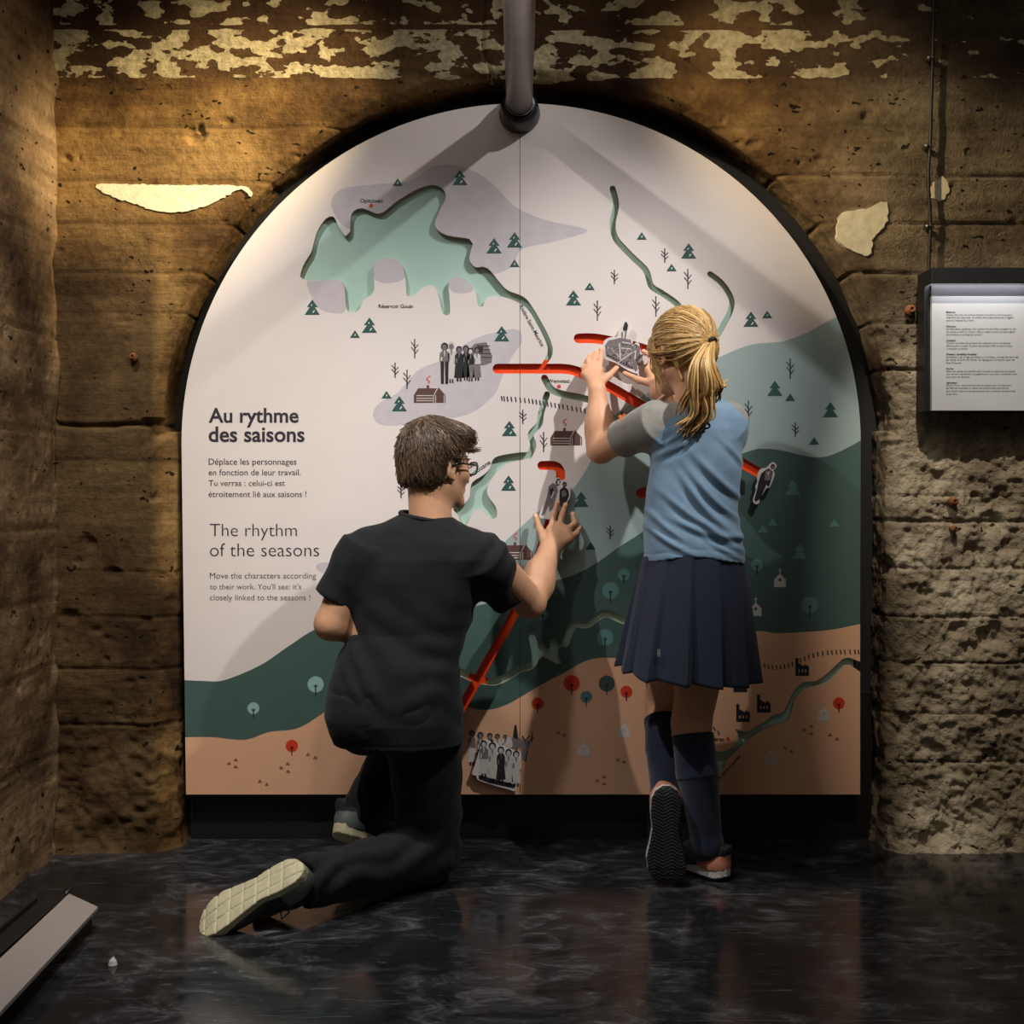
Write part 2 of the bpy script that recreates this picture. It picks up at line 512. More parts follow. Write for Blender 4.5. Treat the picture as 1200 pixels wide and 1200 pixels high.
def wz(py): return CAMZ - (py-CY)*3.13/FPX
def wx(px): return (px-CX)*3.13/FPX

def build_wall():
    F = Field((-1.32, 3.045, -0.02), (1.90, 3.285, 2.60), 0.0052)
    def fn(X, Y, Z):
        slab = 3.13 - Y
        circ = np.sqrt((X-0.018)**2+(Z-1.128)**2) - 1.016
        circ = np.maximum(circ, 1.17 - Z)
        rect = np.maximum(np.abs(X-0.0255)-0.9905, Z-1.185)
        hole = np.minimum(circ, rect)
        bev = (slab - hole)*0.7071 + 0.017 + 0.022*(X < 0)*(Z < 1.2)
        return np.maximum(np.maximum(slab, -hole), bev)
    F.apply((fn, (-2, 3, -1), (3, 4, 3)))
    left = [150, 213, 263, 320, 367, 497, 540, 611, 670, 724, 785, 850]
    right = [150, 206, 262, 320, 378, 432, 490, 580, 610, 665, 722, 776, 836, 893]
    rng = np.random.default_rng(3)
    pits = []
    for k in range(430):
        x = rng.uniform(-1.28, 1.8); z = rng.uniform(0.03, 2.1)
        rough = x > 0.95 and z < 1.5
        low = z < 0.75
        if not (rough or low) and rng.random() < 0.45: continue
        r = rng.uniform(0.004, 0.011)*(1.8 if rough and rng.random() < 0.35 else 1)
        pits.append((x, z, r, r*rng.uniform(0.5, 1.0), rng.uniform(0.8, 2.0)))
    for px, py, r in ((228, 160, .02), (82, 722, .018), (132, 672, .016), (103, 637, .017), (172, 728, .012), (1015, 137, .011), (961, 187, .010), (1175, 585, .026), (1150, 590, .02), (1165, 612, .028), (1140, 645, .02), (1165, 745, .03), (1122, 737, .017), (1140, 760, .02), (1180, 720, .016), (1150, 665, .02), (1062, 405, .015), (1032, 392, .011), (1035, 470, .014), (1045, 508, .014), (1100, 560, .02), (1185, 640, .02)):
        pits.append((wx(px), wz(py), r, r*0.8, 1.3))
    def disp(V):
        x, y, z = V.T
        d = 0.0022*fbm(V, 16, 3, 1) + 0.005*vnoise(V, 2.5, 9)
        wob = 0.004*vnoise(V*np.array([1, 1, 0.2]), 7, 4)
        g = np.zeros(len(V))
        for side, lst in ((x < 0.1, left), (x >= 0.1, right)):
            for k, py in enumerate(lst):
                s = 1.0 if side is None else side
                wd = 0.0036*(1+0.7*vnoise(V, 4, 20+k)); dp = 0.0055*np.clip(0.7+1.0*vnoise(V, 3, 40+k), 0.1, 1.6)*np.where(x > 0.95, 2.4, 1.0)
                g = np.minimum(g, -dp*np.exp(-((z-wz(py)-wob)/wd)**2)*s)
        rr = 1/(1+np.exp(-(x-1.03)/0.02))/(1+np.exp((z-1.49)/0.03))
        d = d + g + rr*(0.009*fbm(V, 30, 4, 50) + 0.006*vnoise(V, 95, 60) - 0.004)
        low = 1/(1+np.exp((z-0.42)/0.08))
        d = d + low*(0.012*fbm(V, 20, 3, 70)) + 0.03*np.exp(-z/0.035)*(0.6+0.5*vnoise(V, 9, 75))
        edge = np.exp(-((np.abs(np.sqrt((x-.018)**2+np.maximum(z-1.128, 0)**2)-1.03))/0.03)**2)
        d = d + edge*0.002*fbm(V, 22, 3, 80)
        # broken bed joint at the left pier and the crack above the crown
        cr = np.exp(-((z-wz(497)-0.012*vnoise(V, 6, 91))/0.006)**2)*(x < wx(176))*0.016
        xc = wx(565)+0.02*vnoise(V*np.array([0, 0, 1]), 9, 93)+0.05*(2.35-z)
        cr = cr + 0.008*np.exp(-((x-xc)/0.004)**2)*(z > 2.12)
        front = y < 3.2
        flat = np.clip(1.5-1.3*np.maximum(0, np.hypot((x-wx(203))/.245, (z-wz(231))/.058)), 0, 1)
        flat = np.maximum(flat, np.clip(1.6-1.3*np.hypot((x-wx(1010))/.095, (z-wz(268))/.095), 0, 1))
        flat = np.maximum(flat, np.clip(1.6-1.3*np.hypot((x-wx(1101))/.04, (z-wz(223))/.045), 0, 1))
        d = d*(1-flat); cr = cr*(1-flat)
        d = d + np.where(front, pits_disp(V, (0, 2), pits)*(1-.7*flat) - cr, 0)
        return d
    V, Q = F.nets()
    Nn = normals(V, Q)
    V = V + Nn*disp(V)[:, None]
    V[:, 2] = np.maximum(V[:, 2], -0.015)
    V = list(map(tuple, V)); Fc = [tuple(q) for q in Q.tolist()]; mi = [0]*len(Fc)
    # thick old plaster left on the wall: a crescent and a splash
    def patch(pts, off, seed):
        pl = smoothline([(wx(a), wz(c)) for a, c in pts], True, 0.008)
        r2 = np.random.default_rng(seed)
        pl = [(a+r2.normal(0, 0.0012*seed**.8), c+r2.normal(0, 0.0012*seed**.8)) for a, c in pl]
        b = len(V); n = len(pl)
        cx_ = sum(a for a, _ in pl)/n; cz_ = sum(c for _, c in pl)/n
        for a, c in pl: V.append((a, 3.14, c))
        for a, c in pl: V.append((a+(cx_-a)*0.02, 3.13-off, c+(cz_-c)*0.03))
        for i in range(n):
            j = (i+1) % n; Fc.append((b+i, b+j, b+n+j, b+n+i)); mi.append(1)
        for t in tessellate_polygon([[Vector((a, c, 0)) for a, c in pl]]):
            Fc.append(tuple(b+n+k for k in t)); mi.append(1)
    patch([(112, 216), (160, 216), (220, 217), (270, 217), (292, 220), (294, 229), (285, 222), (270, 228), (250, 239), (225, 247), (200, 250), (175, 246), (150, 237), (128, 230), (117, 224)], 0.004, 1)
    patch([(979, 268), (984, 250), (1000, 246), (1015, 244), (1035, 236), (1041, 243), (1040, 258), (1030, 272), (1022, 281), (1020, 300), (1008, 299), (990, 290), (981, 279)], 0.005, 2)
    patch([(1090, 215), (1108, 210), (1112, 222), (1103, 236), (1092, 232)], 0.004, 3)
    # grade the faces so that every triangle of the two materials stays one mesh
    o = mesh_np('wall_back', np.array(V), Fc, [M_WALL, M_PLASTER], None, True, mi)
    o.data.polygons.foreach_set('use_smooth', np.array(mi) == 0)
    return tag(o, kind='structure')
build_wall()

def build_side():
    h = 0.008
    ys = np.arange(1.2, 3.16, h); zs = np.arange(-0.02, 2.62, h)
    Yg, Zg = np.meshgrid(ys, zs, indexing='ij')
    V = np.stack([np.full(Yg.size, -1.285), Yg.ravel(), Zg.ravel()], 1)
    rng = np.random.default_rng(11); pits = []
    for k in range(520):
        y = rng.uniform(1.3, 3.12); z = rng.uniform(0.02, 2.2)
        if z > 1.5 and rng.random() < .6: continue
        r = rng.uniform(0.004, 0.012); pits.append((y, z, r, r*rng.uniform(.6, 1.1), rng.uniform(.7, 1.4)))
    x, y, z = V.T
    d = 0.003*fbm(V, 14, 3, 1) + 0.006*vnoise(V, 2.5, 2) + pits_disp(V, (1, 2), pits)
    for k, q in enumerate((0.28, 0.52, 0.70, 0.90, 1.16, 1.42, 1.68, 1.92, 2.11)):
        d -= 0.005*np.exp(-((z-q-0.006*vnoise(V, 6, 30+k))/0.005)**2)
    d += 0.02*np.exp(-z/0.05)*(0.6+vnoise(V, 8, 77)) + 0.012*np.exp(-((y-3.12)/0.02)**2)*vnoise(V, 14, 78)
    V[:, 0] += d
    n, m = len(ys), len(zs)
    I = np.arange(n*m).reshape(n, m)
    Q = np.stack([I[:-1, :-1].ravel(), I[1:, :-1].ravel(), I[1:, 1:].ravel(), I[:-1, 1:].ravel()], 1)
    return tag(mesh_np('wall_left', V, Q, M_SIDE), kind='structure')
build_side()

def floor_mat():
    m = bpy.data.materials.new('polished_black_floor'); m.use_nodes = True
    nt = m.node_tree; L = nt.links.new; N = nt.nodes.new; b = nt.nodes['Principled BSDF']
    tc = N('ShaderNodeTexCoord')
    def nz(scale, det, rough, sc=(1, 1, 1), rot=0, dist=0.0):
        q = N('ShaderNodeMapping'); q.inputs['Scale'].default_value = sc; q.inputs['Rotation'].default_value = (0, 0, rot)
        L(tc.outputs['Object'], q.inputs['Vector'])
        n = N('ShaderNodeTexNoise'); n.inputs['Scale'].default_value = scale; n.inputs['Detail'].default_value = det
        n.inputs['Roughness'].default_value = rough; n.inputs['Distortion'].default_value = dist; L(q.outputs['Vector'], n.inputs['Vector']); return n.outputs['Fac']
    def ramp(f, st):
        r = N('ShaderNodeValToRGB'); e = r.color_ramp.elements
        while len(e) < len(st): e.new(.5)
        for k, (p, c) in enumerate(st): e[k].position = p; e[k].color = tuple(c)+(1,)
        L(f, r.inputs['Fac']); return r.outputs['Color']
    def mix(f, a, c, mode='MIX'):
        x = N('ShaderNodeMix'); x.data_type = 'RGBA'; x.blend_type = mode
        for s_, v in ((x.inputs[0], f), (x.inputs[6], a), (x.inputs[7], c)):
            if isinstance(v, (int, float)): s_.default_value = v
            elif isinstance(v, tuple): s_.default_value = v+(1,)
            else: L(v, s_)
        return x.outputs[2]
    cloud = nz(3.2, 8, 0.7, dist=0.6)
    marble = nz(7.0, 9, 0.72, (1.0, 2.2, 1), 0.35, 1.4)
    scr = nz(14.0, 8, 0.7, (0.6, 7.0, 1), -0.15, 1.2)
    col = ramp(marble, [(0.40, (0.012, 0.012, 0.014)), (0.52, (0.05, 0.049, 0.052)), (0.66, (0.19, 0.185, 0.185))])
    col = mix(ramp(cloud, [(0.42, (0, 0, 0)), (0.66, (1, 1, 1))]), (0.012, 0.012, 0.013), col)
    s1 = ramp(scr, [(0.58, (0, 0, 0)), (0.74, (.75, .75, .75))])
    col = mix(s1, col, (0.15, 0.147, 0.147))
    hl = nz(1.6, 2.5, 0.5, (1, 1.5, 1), 0.5, 0.8)
    hair = ramp(hl, [(0.497, (0, 0, 0)), (0.4985, (1, 1, 1)), (0.500, (0, 0, 0))])
    gate = ramp(nz(5.0, 3, 0.5), [(0.52, (0, 0, 0)), (0.60, (1, 1, 1))])
    col = mix(mix(1.0, hair, gate, 'MULTIPLY'), col, (0.16, 0.155, 0.15))
    L(col, b.inputs['Base Color'])
    r = ramp(marble, [(0.35, (0.07,)*3), (0.7, (0.26,)*3)])
    L(r, b.inputs['Roughness'])
    b.inputs['IOR'].default_value = 1.55
    bp = N('ShaderNodeBump'); bp.inputs['Strength'].default_value = 0.12; bp.inputs['Distance'].default_value = 0.004
    L(nz(2.6, 4, 0.5), bp.inputs['Height']); L(bp.outputs['Normal'], b.inputs['Normal'])
    return m
M_FLOOR = floor_mat()
fb = MB(); fb.poly([(-1.6, 0.3, 0), (2.3, 0.3, 0), (2.3, 3.3, 0), (-1.6, 3.3, 0)])
tag(fb.build('floor', M_FLOOR), kind='structure')
M_RECESS = M('recess_black', (0.012, 0.011, 0.010), 0.55, var=0.3, vscale=9)
rb = MB(); rb.box((-1.1, 3.272, -0.01), (1.15, 3.30, 2.30))
tag(rb.build('wall_recess', M_RECESS), kind='structure')
# ------------------------------------------------------------------ the map panel in the arch
YP = 3.2
def W(px, py, dy=0.0):
    q = P(px, py, YP); return (q[0], YP + dy, q[2])

BM = [M('print_cream', S(230, 219, 213), .55, var=.015), M('print_lavender', S(200, 191, 194), .55, var=.05, vscale=30),
      M('print_light_hill', S(158, 176, 172), .55, var=.02), M('print_dark_hill', S(70, 95, 89), .55, var=.03),
      M('print_sand', S(226, 173, 136), .55, var=.02), M('board_core', S(176, 164, 140), .7, var=.1),
      M('track_side', S(165, 30, 20), .5, var=.05), M('print_pine', S(44, 82, 77), .55, var=.02),
      M('print_ink', S(44, 38, 44), .55, var=.02), M('print_cabin', S(92, 60, 54), .55, var=.03),
      M('print_red', S(214, 58, 30), .55, var=.02), M('print_pale', S(150, 186, 182), .55, var=.02),
      M('print_church', S(206, 198, 192), .55, var=.02), M('print_factory', S(34, 32, 36), .55, var=.02),
      M('print_seedling', S(140, 82, 60), .55, var=.02), M('print_teal_pine', S(92, 134, 130), .55, var=.02),
      M('print_blue_tree', S(92, 124, 128), .55, var=.02), M('print_heading', S(48, 42, 52), .55, var=.0),
      M('photo_black', S(40, 36, 38), .5, var=.15, vscale=120), M('photo_grey', S(120, 112, 112), .5, var=.2, vscale=120), M('photo_white', S(206, 198, 192), .5, var=.08, vscale=120)]
(CREAM, LAV, LHILL, DHILL, SAND, CORE, TSIDE, PINE, INK, CABIN, RED, PALE, CHURCH, FACT, SEED, TPINE, BTREE, HEAD, PBLK, PGRY, PWHT) = range(21)

outline = [(218, 931), (1008, 931), (1008, 700)]
outline += [(610.7+398*math.cos(a), 519-398*math.sin(a)) for a in np.linspace(0, math.pi, 90)] + [(215, 700)]
sm = lambda p: smoothline(p, True, 4)
regions = [
 (LAV, sm([(388,240),(400,222),(440,216),(480,212),(505,196),(530,193),(558,202),(580,218),(605,243),(640,258),(688,270),(650,283),(612,292),(600,312),(575,322),(545,318),(505,300),(480,262),(450,252),(415,268),(400,262)])),
 (LAV, sm([(362,326),(403,322),(406,345),(403,366),(378,364),(366,350)])),
 (LAV, sm([(437,303),(455,296),(472,306),(474,326),(455,332),(438,326)])),
 (LAV, sm([(525,324),(545,318),(556,330),(552,342),(530,342)])),
 (LAV, sm([(437,487),(445,472),(466,460),(490,434),(522,420),(550,400),(578,390),(606,386),(612,400),(602,415),(594,430),(588,443),(578,464),(550,485),(508,493),(452,499)])),
 (LAV, sm([(370,663),(380,659),(400,664),(400,674),(376,671)])),
 (LHILL, smoothline([(1009,366),(979,372),(947,389),(917,400),(880,404),(842,419),(800,440),(760,460),(733,477),(712,495),(700,520),(690,545),(672,572),(650,588),(630,600),(610,618),(590,637),(570,668),(548,690),(515,716)], False, 5) + [(515,760),(1009,760)]),
 (DHILL, smoothline([(216,797),(240,798),(263,797),(305,779.5),(340,756),(371,737),(420,722),(480,716),(545,712),(590,702),(620,692),(649,681),(672,674),(697,661),(727,640),(760,618),(800,580),(840,545),(880,528),(898,526),(917,528),(955,536),(980,531),(1009,516)], False, 5) + [(1009,800),(1009,870),(216,870)]),
 (SAND, smoothline([(216,864),(250,864),(287,867),(315,858),(350,853),(385,832),(420,815),(470,812),(541,827),(568,832),(591,827),(610,817),(637,801),(664,787),(683,776),(702,771),(729,771),(780,768),(830,752),(885,740),(910,742),(936,741),(974,738),(1009,731)], False, 5) + [(1009,933),(216,933)]),
]
lake = [(352,324),(358,306),(364.5,296),(371.5,271.5),(382,256),(391,254),(396,264),(405,277),(410,271.5),(412,250.5),(424,244),(445,250),(466,235),(490.5,221),(508,216.5),(520,222.5),(522,233),(515,247),(510,264.5),(522,275),(550,280),(554,285.5),(550,303),(557,313),(571,314),(592,338),(605,344),(617.5,351),(632.5,374),(645.6,400),(647.5,415),(640,427),(635,427),(642,411),(636,392.5),(621,366),(610,356),(590,348),(571,348.5),(566,359),(560.5,359),(557,341.5),(550,331),(536,324),(526,331),(527,352),(527,368),(519,368),(515,352),(511.5,340),(504.5,334),(494,338),(483.5,347),(477,347),(475,327.5),(469.5,308),(455.5,302),(441.5,306.5),(438,317),(438,341.5),(426,352),(420,364),(407,364),(404,341.5),(401,330),(385.5,328),(364,329)]
lake2 = [(579,537),(596,532),(620,530),(622,536),(596,543),(583,553),(572,568),(572,581),(581,594),(582,606),(574,607),(563.5,597),(555,599),(550.5,607),(546,616),(540,615),(537.5,604),(531,597),(542,592),(550,583),(553,566),(566,557),(574,549)]
blob = [(628,752),(634,750),(641,760),(645,758),(644,751),(649,747),(655,754),(664,752),(665,757),(655,759),(655,767),(660,777),(653,778),(643,773),(636,770),(629,775),(624,770)]
river = [(1012,778),(1004,774),(996,771),(988,772),(977,782),(967,791),(956,798),(943.5,799),(934,805),(927.7,814),(921,829),(915,836),(905.5,838),(896,846),(886.5,851),(878.6,857),(870.7,857),(861,854),(850,845),(841,837),(835,829),(833,818),(837,809),(846,799),(848,803),(841,811),(837,820),(839,830),(846,839),(856,848),(864,858),(866,868),(861,874),(851,880),(841,881),(815,884),(815,916),(841,905),(849,900),(851,892),(861,882),(872,871),(886.5,860),(899,853),(915,848),(923,845),(928,833),(932.4,818),(943.5,808),(960,803),(973,798),(981,790),(991,780),(997,780),(1012,789)]
R_ = lambda pts, w_: stroke(pts, w_, 3.0)
holes = [(0, sm(lake)), (0, sm(lake2)), (0, sm(blob)), (0, sm(river)),
 (0, R_([(718,221),(722,240),(718,262),(722,280),(740,300),(757,317),(763,335),(775,343),(792,355),(802,368)], 7)),
 (0, R_([(832,321),(846,332),(857,350),(856,364),(848,380),(840,394)], 6.5)),
 (0, R_([(638,443),(646,456),(660,462),(685,467),(705,475),(718,490),(728,500),(740,505)], 8)),
 (0, R_([(641,462),(634,485),(632,497),(622,509),(625,522),(620,534)], 7)),
 (0, R_([(500,770),(536,786),(553,794),(568,798),(584,798),(599,790),(610.5,783),(622,780),(627,772),(626,758),(622,738)], 9)),
 (0, R_([(663,754),(672,732),(687,732),(695,727),(704.5,720),(712,719),(721.7,723),(731,727),(742,728),(770,730)], 9)),
 (1, R_([(678,396.5),(700,397),(735,404),(760,411),(790,425),(820,447)], 11.5)),
 (1, R_([(583,432),(640,432),(668,433),(690,441),(712,452),(745,471),(790,498),(840,526),(893,556)], 11.5)),
 (1, R_([(635,545.5),(649,545.5),(655,549),(657,556),(655,568),(648,600),(628,660),(601,722),(571,776),(541,829),(530,850)], 10.5)),
 (1, R_([(751,578),(775,573),(800,570)], 11.5)),
]
def area(p): return sum(p[i][0]*p[(i+1) % len(p)][1]-p[(i+1) % len(p)][0]*p[i][1] for i in range(len(p)))/2
def cdt(polys):
    vs, fs = [], []
    for p in polys:
        if area(p) < 0: p = p[::-1]
        b = len(vs); vs += [Vector(q) for q in p]; fs.append(list(range(b, b+len(p))))
    v, e, f, ov, oe, of = delaunay_2d_cdt(vs, [], fs, 1, 1e-4)
    return v, f, of

bd = MB()
polys = [outline] + [r for _, r in regions] + [h for _, h in holes]
v, f, of = cdt(polys)
nr = len(regions); keep = []; fmat = []
edge_hole = {}
for t, src in zip(f, of):
    t = tuple(t); s_ = set(src)
    hs = [k - 1 - nr for k in s_ if k > nr]
    if 0 not in s_: continue
    if hs:
        for i in range(len(t)): edge_hole[(t[i], t[(i+1) % len(t)])] = holes[hs[-1]][0]
        continue
    rs = [k for k in s_ if 1 <= k <= nr]
    keep.append(t); fmat.append(regions[max(rs)-1][0] if rs else CREAM)
bv = [W(q.x, q.y) for q in v]
bd.V += bv; bd.F += [tuple(t) for t in keep]; bd.M += fmat
ecount = {}
for t in keep:
    for i in range(len(t)):
        a, b = t[i], t[(i+1) % len(t)]; ecount[(a, b)] = ecount.get((a, b), 0)+1
TH = 0.016
nb = {}
for (a, b) in ecount:
    if (b, a) not in ecount:
        for k in (a, b):
            if k not in nb:
                nb[k] = len(bd.V); q = bv[k]; bd.V.append((q[0], q[1]+TH, q[2]))
        bd.F.append((b, a, nb[a], nb[b])); bd.M.append(TSIDE if edge_hole.get((b, a), 0) == 1 else CORE)

# printed pictograms, a hair above the board
L1, L2, L3 = -0.0005, -0.0009, -0.0013
def pp(pts, m, dy=L1):
    pts = [(float(a), float(c)) for a, c in pts]
    if len(pts) <= 4: bd.poly([W(a, c, dy) for a, c in pts], m); return
    vv = [Vector((a, c, 0)) for a, c in pts]
    bd.tris([W(a, c, dy) for a, c in pts], tessellate_polygon([vv]), m)
def line(a, b, w_, m, dy=L1):
    a = np.array(a, float); b = np.array(b, float); t = (b-a)/np.linalg.norm(b-a); n = np.array([-t[1], t[0]])*w_/2
    pp([a+n, b+n, b-n, a-n], m, dy)
def circ(x, y, r, m, dy=L1, n=28): pp([(x+r*math.cos(2*math.pi*k/n), y+r*math.sin(2*math.pi*k/n)) for k in range(n)], m, dy)
def pine(x, y, m=PINE, hl=CREAM):
    pp([(x-9, y), (x+9, y), (x+2.8, y-9), (x-2.8, y-9)], m); pp([(x-6.5, y-9), (x+6.5, y-9), (x, y-18)], m)
    if hl is not None: line((x+.6, y-2.5), (x+2.8, y-5.4), 1.3, hl, L2); line((x-1, y-10.5), (x-.4, y-12.3), 1.2, hl, L2)
def tri(x, y, m=PINE, hl=CREAM):
    pp([(x-6, y), (x+6, y), (x, y-9)], m)
    if hl is not None: line((x-.3, y-2.5), (x+.6, y-4.6), 1.2, hl, L2)
def bare(x, y0, y1, m=INK, s=1.0):
    line((x, y0), (x, y1), 1.3, m); h = y1-y0
    for sx, yy in ((-1, .30), (1, .42), (-1, .55), (1, .68)):
        line((x, y0+h*(yy+.10)), (x+sx*4.2*s, y0+h*(yy-.13)), 1.1, m)
def rtree(x, y, r, m, st=INK):
    circ(x, y, r, m); line((x, y), (x, y+r+4), 1.3, st, L2); line((x, y+3.5), (x-2.3, y+.8), 1.0, st, L2); line((x, y+3.5), (x+2.3, y+.8), 1.0, st, L2)
def seed(x, y):
    line((x-2.5, y+1.2), (x+2.5, y+1.2), 1.0, SEED); line((x, y+.5), (x, y-2), .9, SEED); line((x-1.8, y-.3), (x+1.8, y-.3), .7, SEED)
def church(x, y, m=CHURCH, hole=DHILL):
    pp([(x-6.8, y), (x+6.8, y), (x+6.8, y-9), (x, y-16), (x-6.8, y-9)], m)
    line((x, y-16), (x, y-22), 1.1, m); line((x-2.2, y-19.6), (x+2.2, y-19.6), 1.0, m); circ(x, y-8.6, 1.9, hole, L2, 14)
def factory(x, y):
    pp([(x-8, y), (x+8, y), (x+8, y-11), (x+2.6, y-14), (x+2.6, y-11.2), (x-3.2, y-14.5), (x-4.4, y-14.5), (x-4.4, y-21), (x-8, y-21)], FACT)
    for k in (-3.6, 0.2, 4.0): line((x+k, y-4.4), (x+k, y-7.6), 1.3, SAND, L2)
    line((x-7, y-23), (x-1, y-26), 1.2, CHURCH)
def cabin(x, y):
    pp([(x-19, y-2), (x+18, y-2), (x+18, y-11), (x-19, y-11)], CABIN)
    pp([(x-19, y-11), (x-14, y-19), (x+8, y-19), (x+4, y-11)], CABIN); pp([(x+3, y-11), (x+10, y-20), (x+18, y-11)], CABIN)
    pp([(x-4, y-19), (x-1, y-19), (x-1, y-22.5), (x-4, y-22.5)], CABIN)
    for k in (4.4, 7.2, 10.4): line((x-16, y-k), (x+3, y-k), 1.0, CHURCH, L2)
    line((x+4.2, y-10.5), (x+9.2, y-19.5), .9, CHURCH, L2); line((x+4, y-2), (x+4, y-11), .9, CHURCH, L2); line((x+6.5, y-2), (x+6.5, y-11), .9, CHURCH, L2); line((x+16.5, y-2), (x+16.5, y-11), .9, CHURCH, L2)
    s_ = smoothline([(x-2.5, y-24.5), (x-.5, y-27), (x-4, y-29), (x-1, y-33), (x+.6, y-33)], False, 1.0)
    for a, b in zip(s_[:-1], s_[1:]): line(a, b, 1.1, RED)
for x, y in ((539,217),(579,297),(603,290),(366,369),(433,390),(588,400),(468,482),(597,511),(596,575),(672,358)): pine(x, y)
for x, y in ((807,303),(880,383)): pine(x, y)
for x, y in ((466,218),(603,313),(416,396),(453,467),(752,281),(787,318),(691,340),(899,373)): tri(x, y)
for x, y in ((908,464),(973,489),(681,594)): pine(x, y, PINE, None)
for x, y in ((926,470),(954,521),(692,644)): tri(x, y, PINE, None)
for x, y in ((929,580),(937,655)): pine(x, y, TPINE, None)
for x, y in ((894,624),(905.5,616),(977.5,617),(650,697)): tri(x, y, TPINE, None)
for x, a, b in ((486,397,420),(463,425,443),(477,433,456),(720,316,333),(700,352,376),(779,291,308),(806,315,339),(768.6,347,371),(926,420,444),(877,469,493),(932,495,512),(612.7,480,497),(637,506,530),(470,567,584),(715,616,632)): bare(x, a, b)
for x, y, r, m in ((370,802,9.5,PALE),(297,830,7,PALE),(342,874,7.2,RED),(670,800.6,9.5,RED),(711,801,9.5,DHILL),(734,810.6,7,RED),(630,824.4,7,RED),(687,816.7,7,BTREE),(636,719.5,7,TPINE),(731,673.5,7,TPINE),(715.5,692,9.8,TPINE),(709,747,9.8,TPINE),(887,662,7,TPINE),(949,709,10,BTREE),(983,824,7,RED)): rtree(x, y, r, m)
for x, y in ((914,688),(885.6,722)): church(x, y)
for x, y in ((731,864),(684,886),(965,845),(903,895)): church(x, y, CHURCH, SAND)
for x, y in ((940,792),(867.5,811),(895,835),(870.7,846)): factory(x, y)
pp([(857,580), (873,580), (873,564), (866,560), (857,566)], FACT); line((865,574), (865,570), 1.3, CHURCH, L2)
for x, y in ((504,474),(664,524),(606,658)): cabin(x, y)
for x, y in ((195,327),(218,315),(218,338),(392,328),(370,342),(393,354),(460,297),(484,308),(299,387),(322,397),(662,310),(685,320)): seed(200+x/2.857, 780+y/2.857)
for x, y in ((825,700),(773,725),(825,755),(965,765),(1015,795),(628,860),(680,885)): seed(820+x/6.316, 740+y/6.316)
for x, y in ((285,385),(308,372),(308,395),(355,315),(375,322),(155,225),(175,232)): seed(600+x/2.857, 780+y/2.857)
for x, y in ((435,241),(655,453),(853,866),(737,493)): circ(x, y, 2.3, RED)
def rails(pts, gap, ln, slant, m=INK):
    q = smoothline(pts, False, gap)
    for x, y in q: line((x-slant, y-ln/2), (x+slant, y+ln/2), 1.5, m)
rails([(588,467),(620,470),(655,476),(692,483)], 4.4, 6, .5)
rails([(886,773),(896,780),(910,782),(924,780),(938,774),(953,768),(970,765),(990,764),(1006,764)], 4.4, 5.5, .4)
rails([(831,850),(837,854),(842,859)], 4, 5, 1.2)
line((609.3, 128), (609.3, 930), .55, INK, -0.0003)

def text(txt, x, y, width, m, bold=0.0, rot=0.0, align='l', dy=L1, spacing=1.0, to=None, mb=None):
    """a line of lettering: baseline at (x, y), fitted to a width in pixels"""
    c = bpy.data.curves.new('lettering', 'FONT'); c.body = txt; c.size = 1.0; c.offset = bold; c.space_character = spacing
    c.resolution_u = 4
    o = bpy.data.objects.new('lettering', c); COL.objects.link(o)
    dg = bpy.context.evaluated_depsgraph_get(); me = bpy.data.meshes.new_from_object(o.evaluated_get(dg))
    vs = [tuple(q.co) for q in me.vertices]; fs = [tuple(p.vertices) for p in me.polygons]
    bpy.data.objects.remove(o); bpy.data.curves.remove(c); bpy.data.meshes.remove(me)
    x0 = min(q[0] for q in vs); x1 = max(q[0] for q in vs); k = width/(x1-x0)
    ca, sa = math.cos(rot), math.sin(rot)
    out = []
    for q in vs:
        u, t = (q[0]-x0)*k, -q[1]*k
        if align == 'r': u -= width
        a, b = x+u*ca-t*sa, y+u*sa+t*ca
        out.append(W(a, b, dy) if to is None else to(a, b))
    (mb or bd).tris(out, fs, m)
text('Au rythme', 244.5, 495, 105.5, HEAD, 0.022); text('des saisons', 244.5, 517.5, 112.5, HEAD, 0.022)
for t, y, w_ in (('Déplace les personnages', 544.5, 103), ('en fonction de leur travail.', 557, 108), ('Tu verras : celui-ci est', 569.5, 89.5), ('étroitement lié aux saisons !', 582.5, 114.5)): text(t, 244.5, y, w_, HEAD, 0.004)
text('The rhythm', 246, 628.5, 102, HEAD, -0.008); text('of the seasons', 246, 652, 128, HEAD, -0.008)
for t, y, w_ in (('Move the characters according', 678, 124.5), ("to their work. You'll see: it's", 690.7, 107), ('closely linked to the seasons !', 703.5, 117.5)): text(t, 246, y, w_, HEAD, -0.004)
text('Opitciwan', 422, 237.5, 26.5, INK, 0.02); text('Réservoir Gouin', 443.5, 361, 40.5, INK, 0.02)
text('Wemotaci', 642, 448.5, 25.5, INK, 0.02); text('Kokac', 728, 487, 18, INK, 0.02)
text('Rivière Saint-Maurice', 608.5, 359, 54, INK, 0.015, math.radians(61.5))
text('Manouane', 549, 561, 32, INK, 0.015, math.radians(-34)); text('Trois-Rivières', 848.5, 868.5, 39, INK, 0.02, 0, 'r')
text('Fleuve Saint-Laurent', 836, 921.5, 48, INK, 0.015, math.radians(-47))

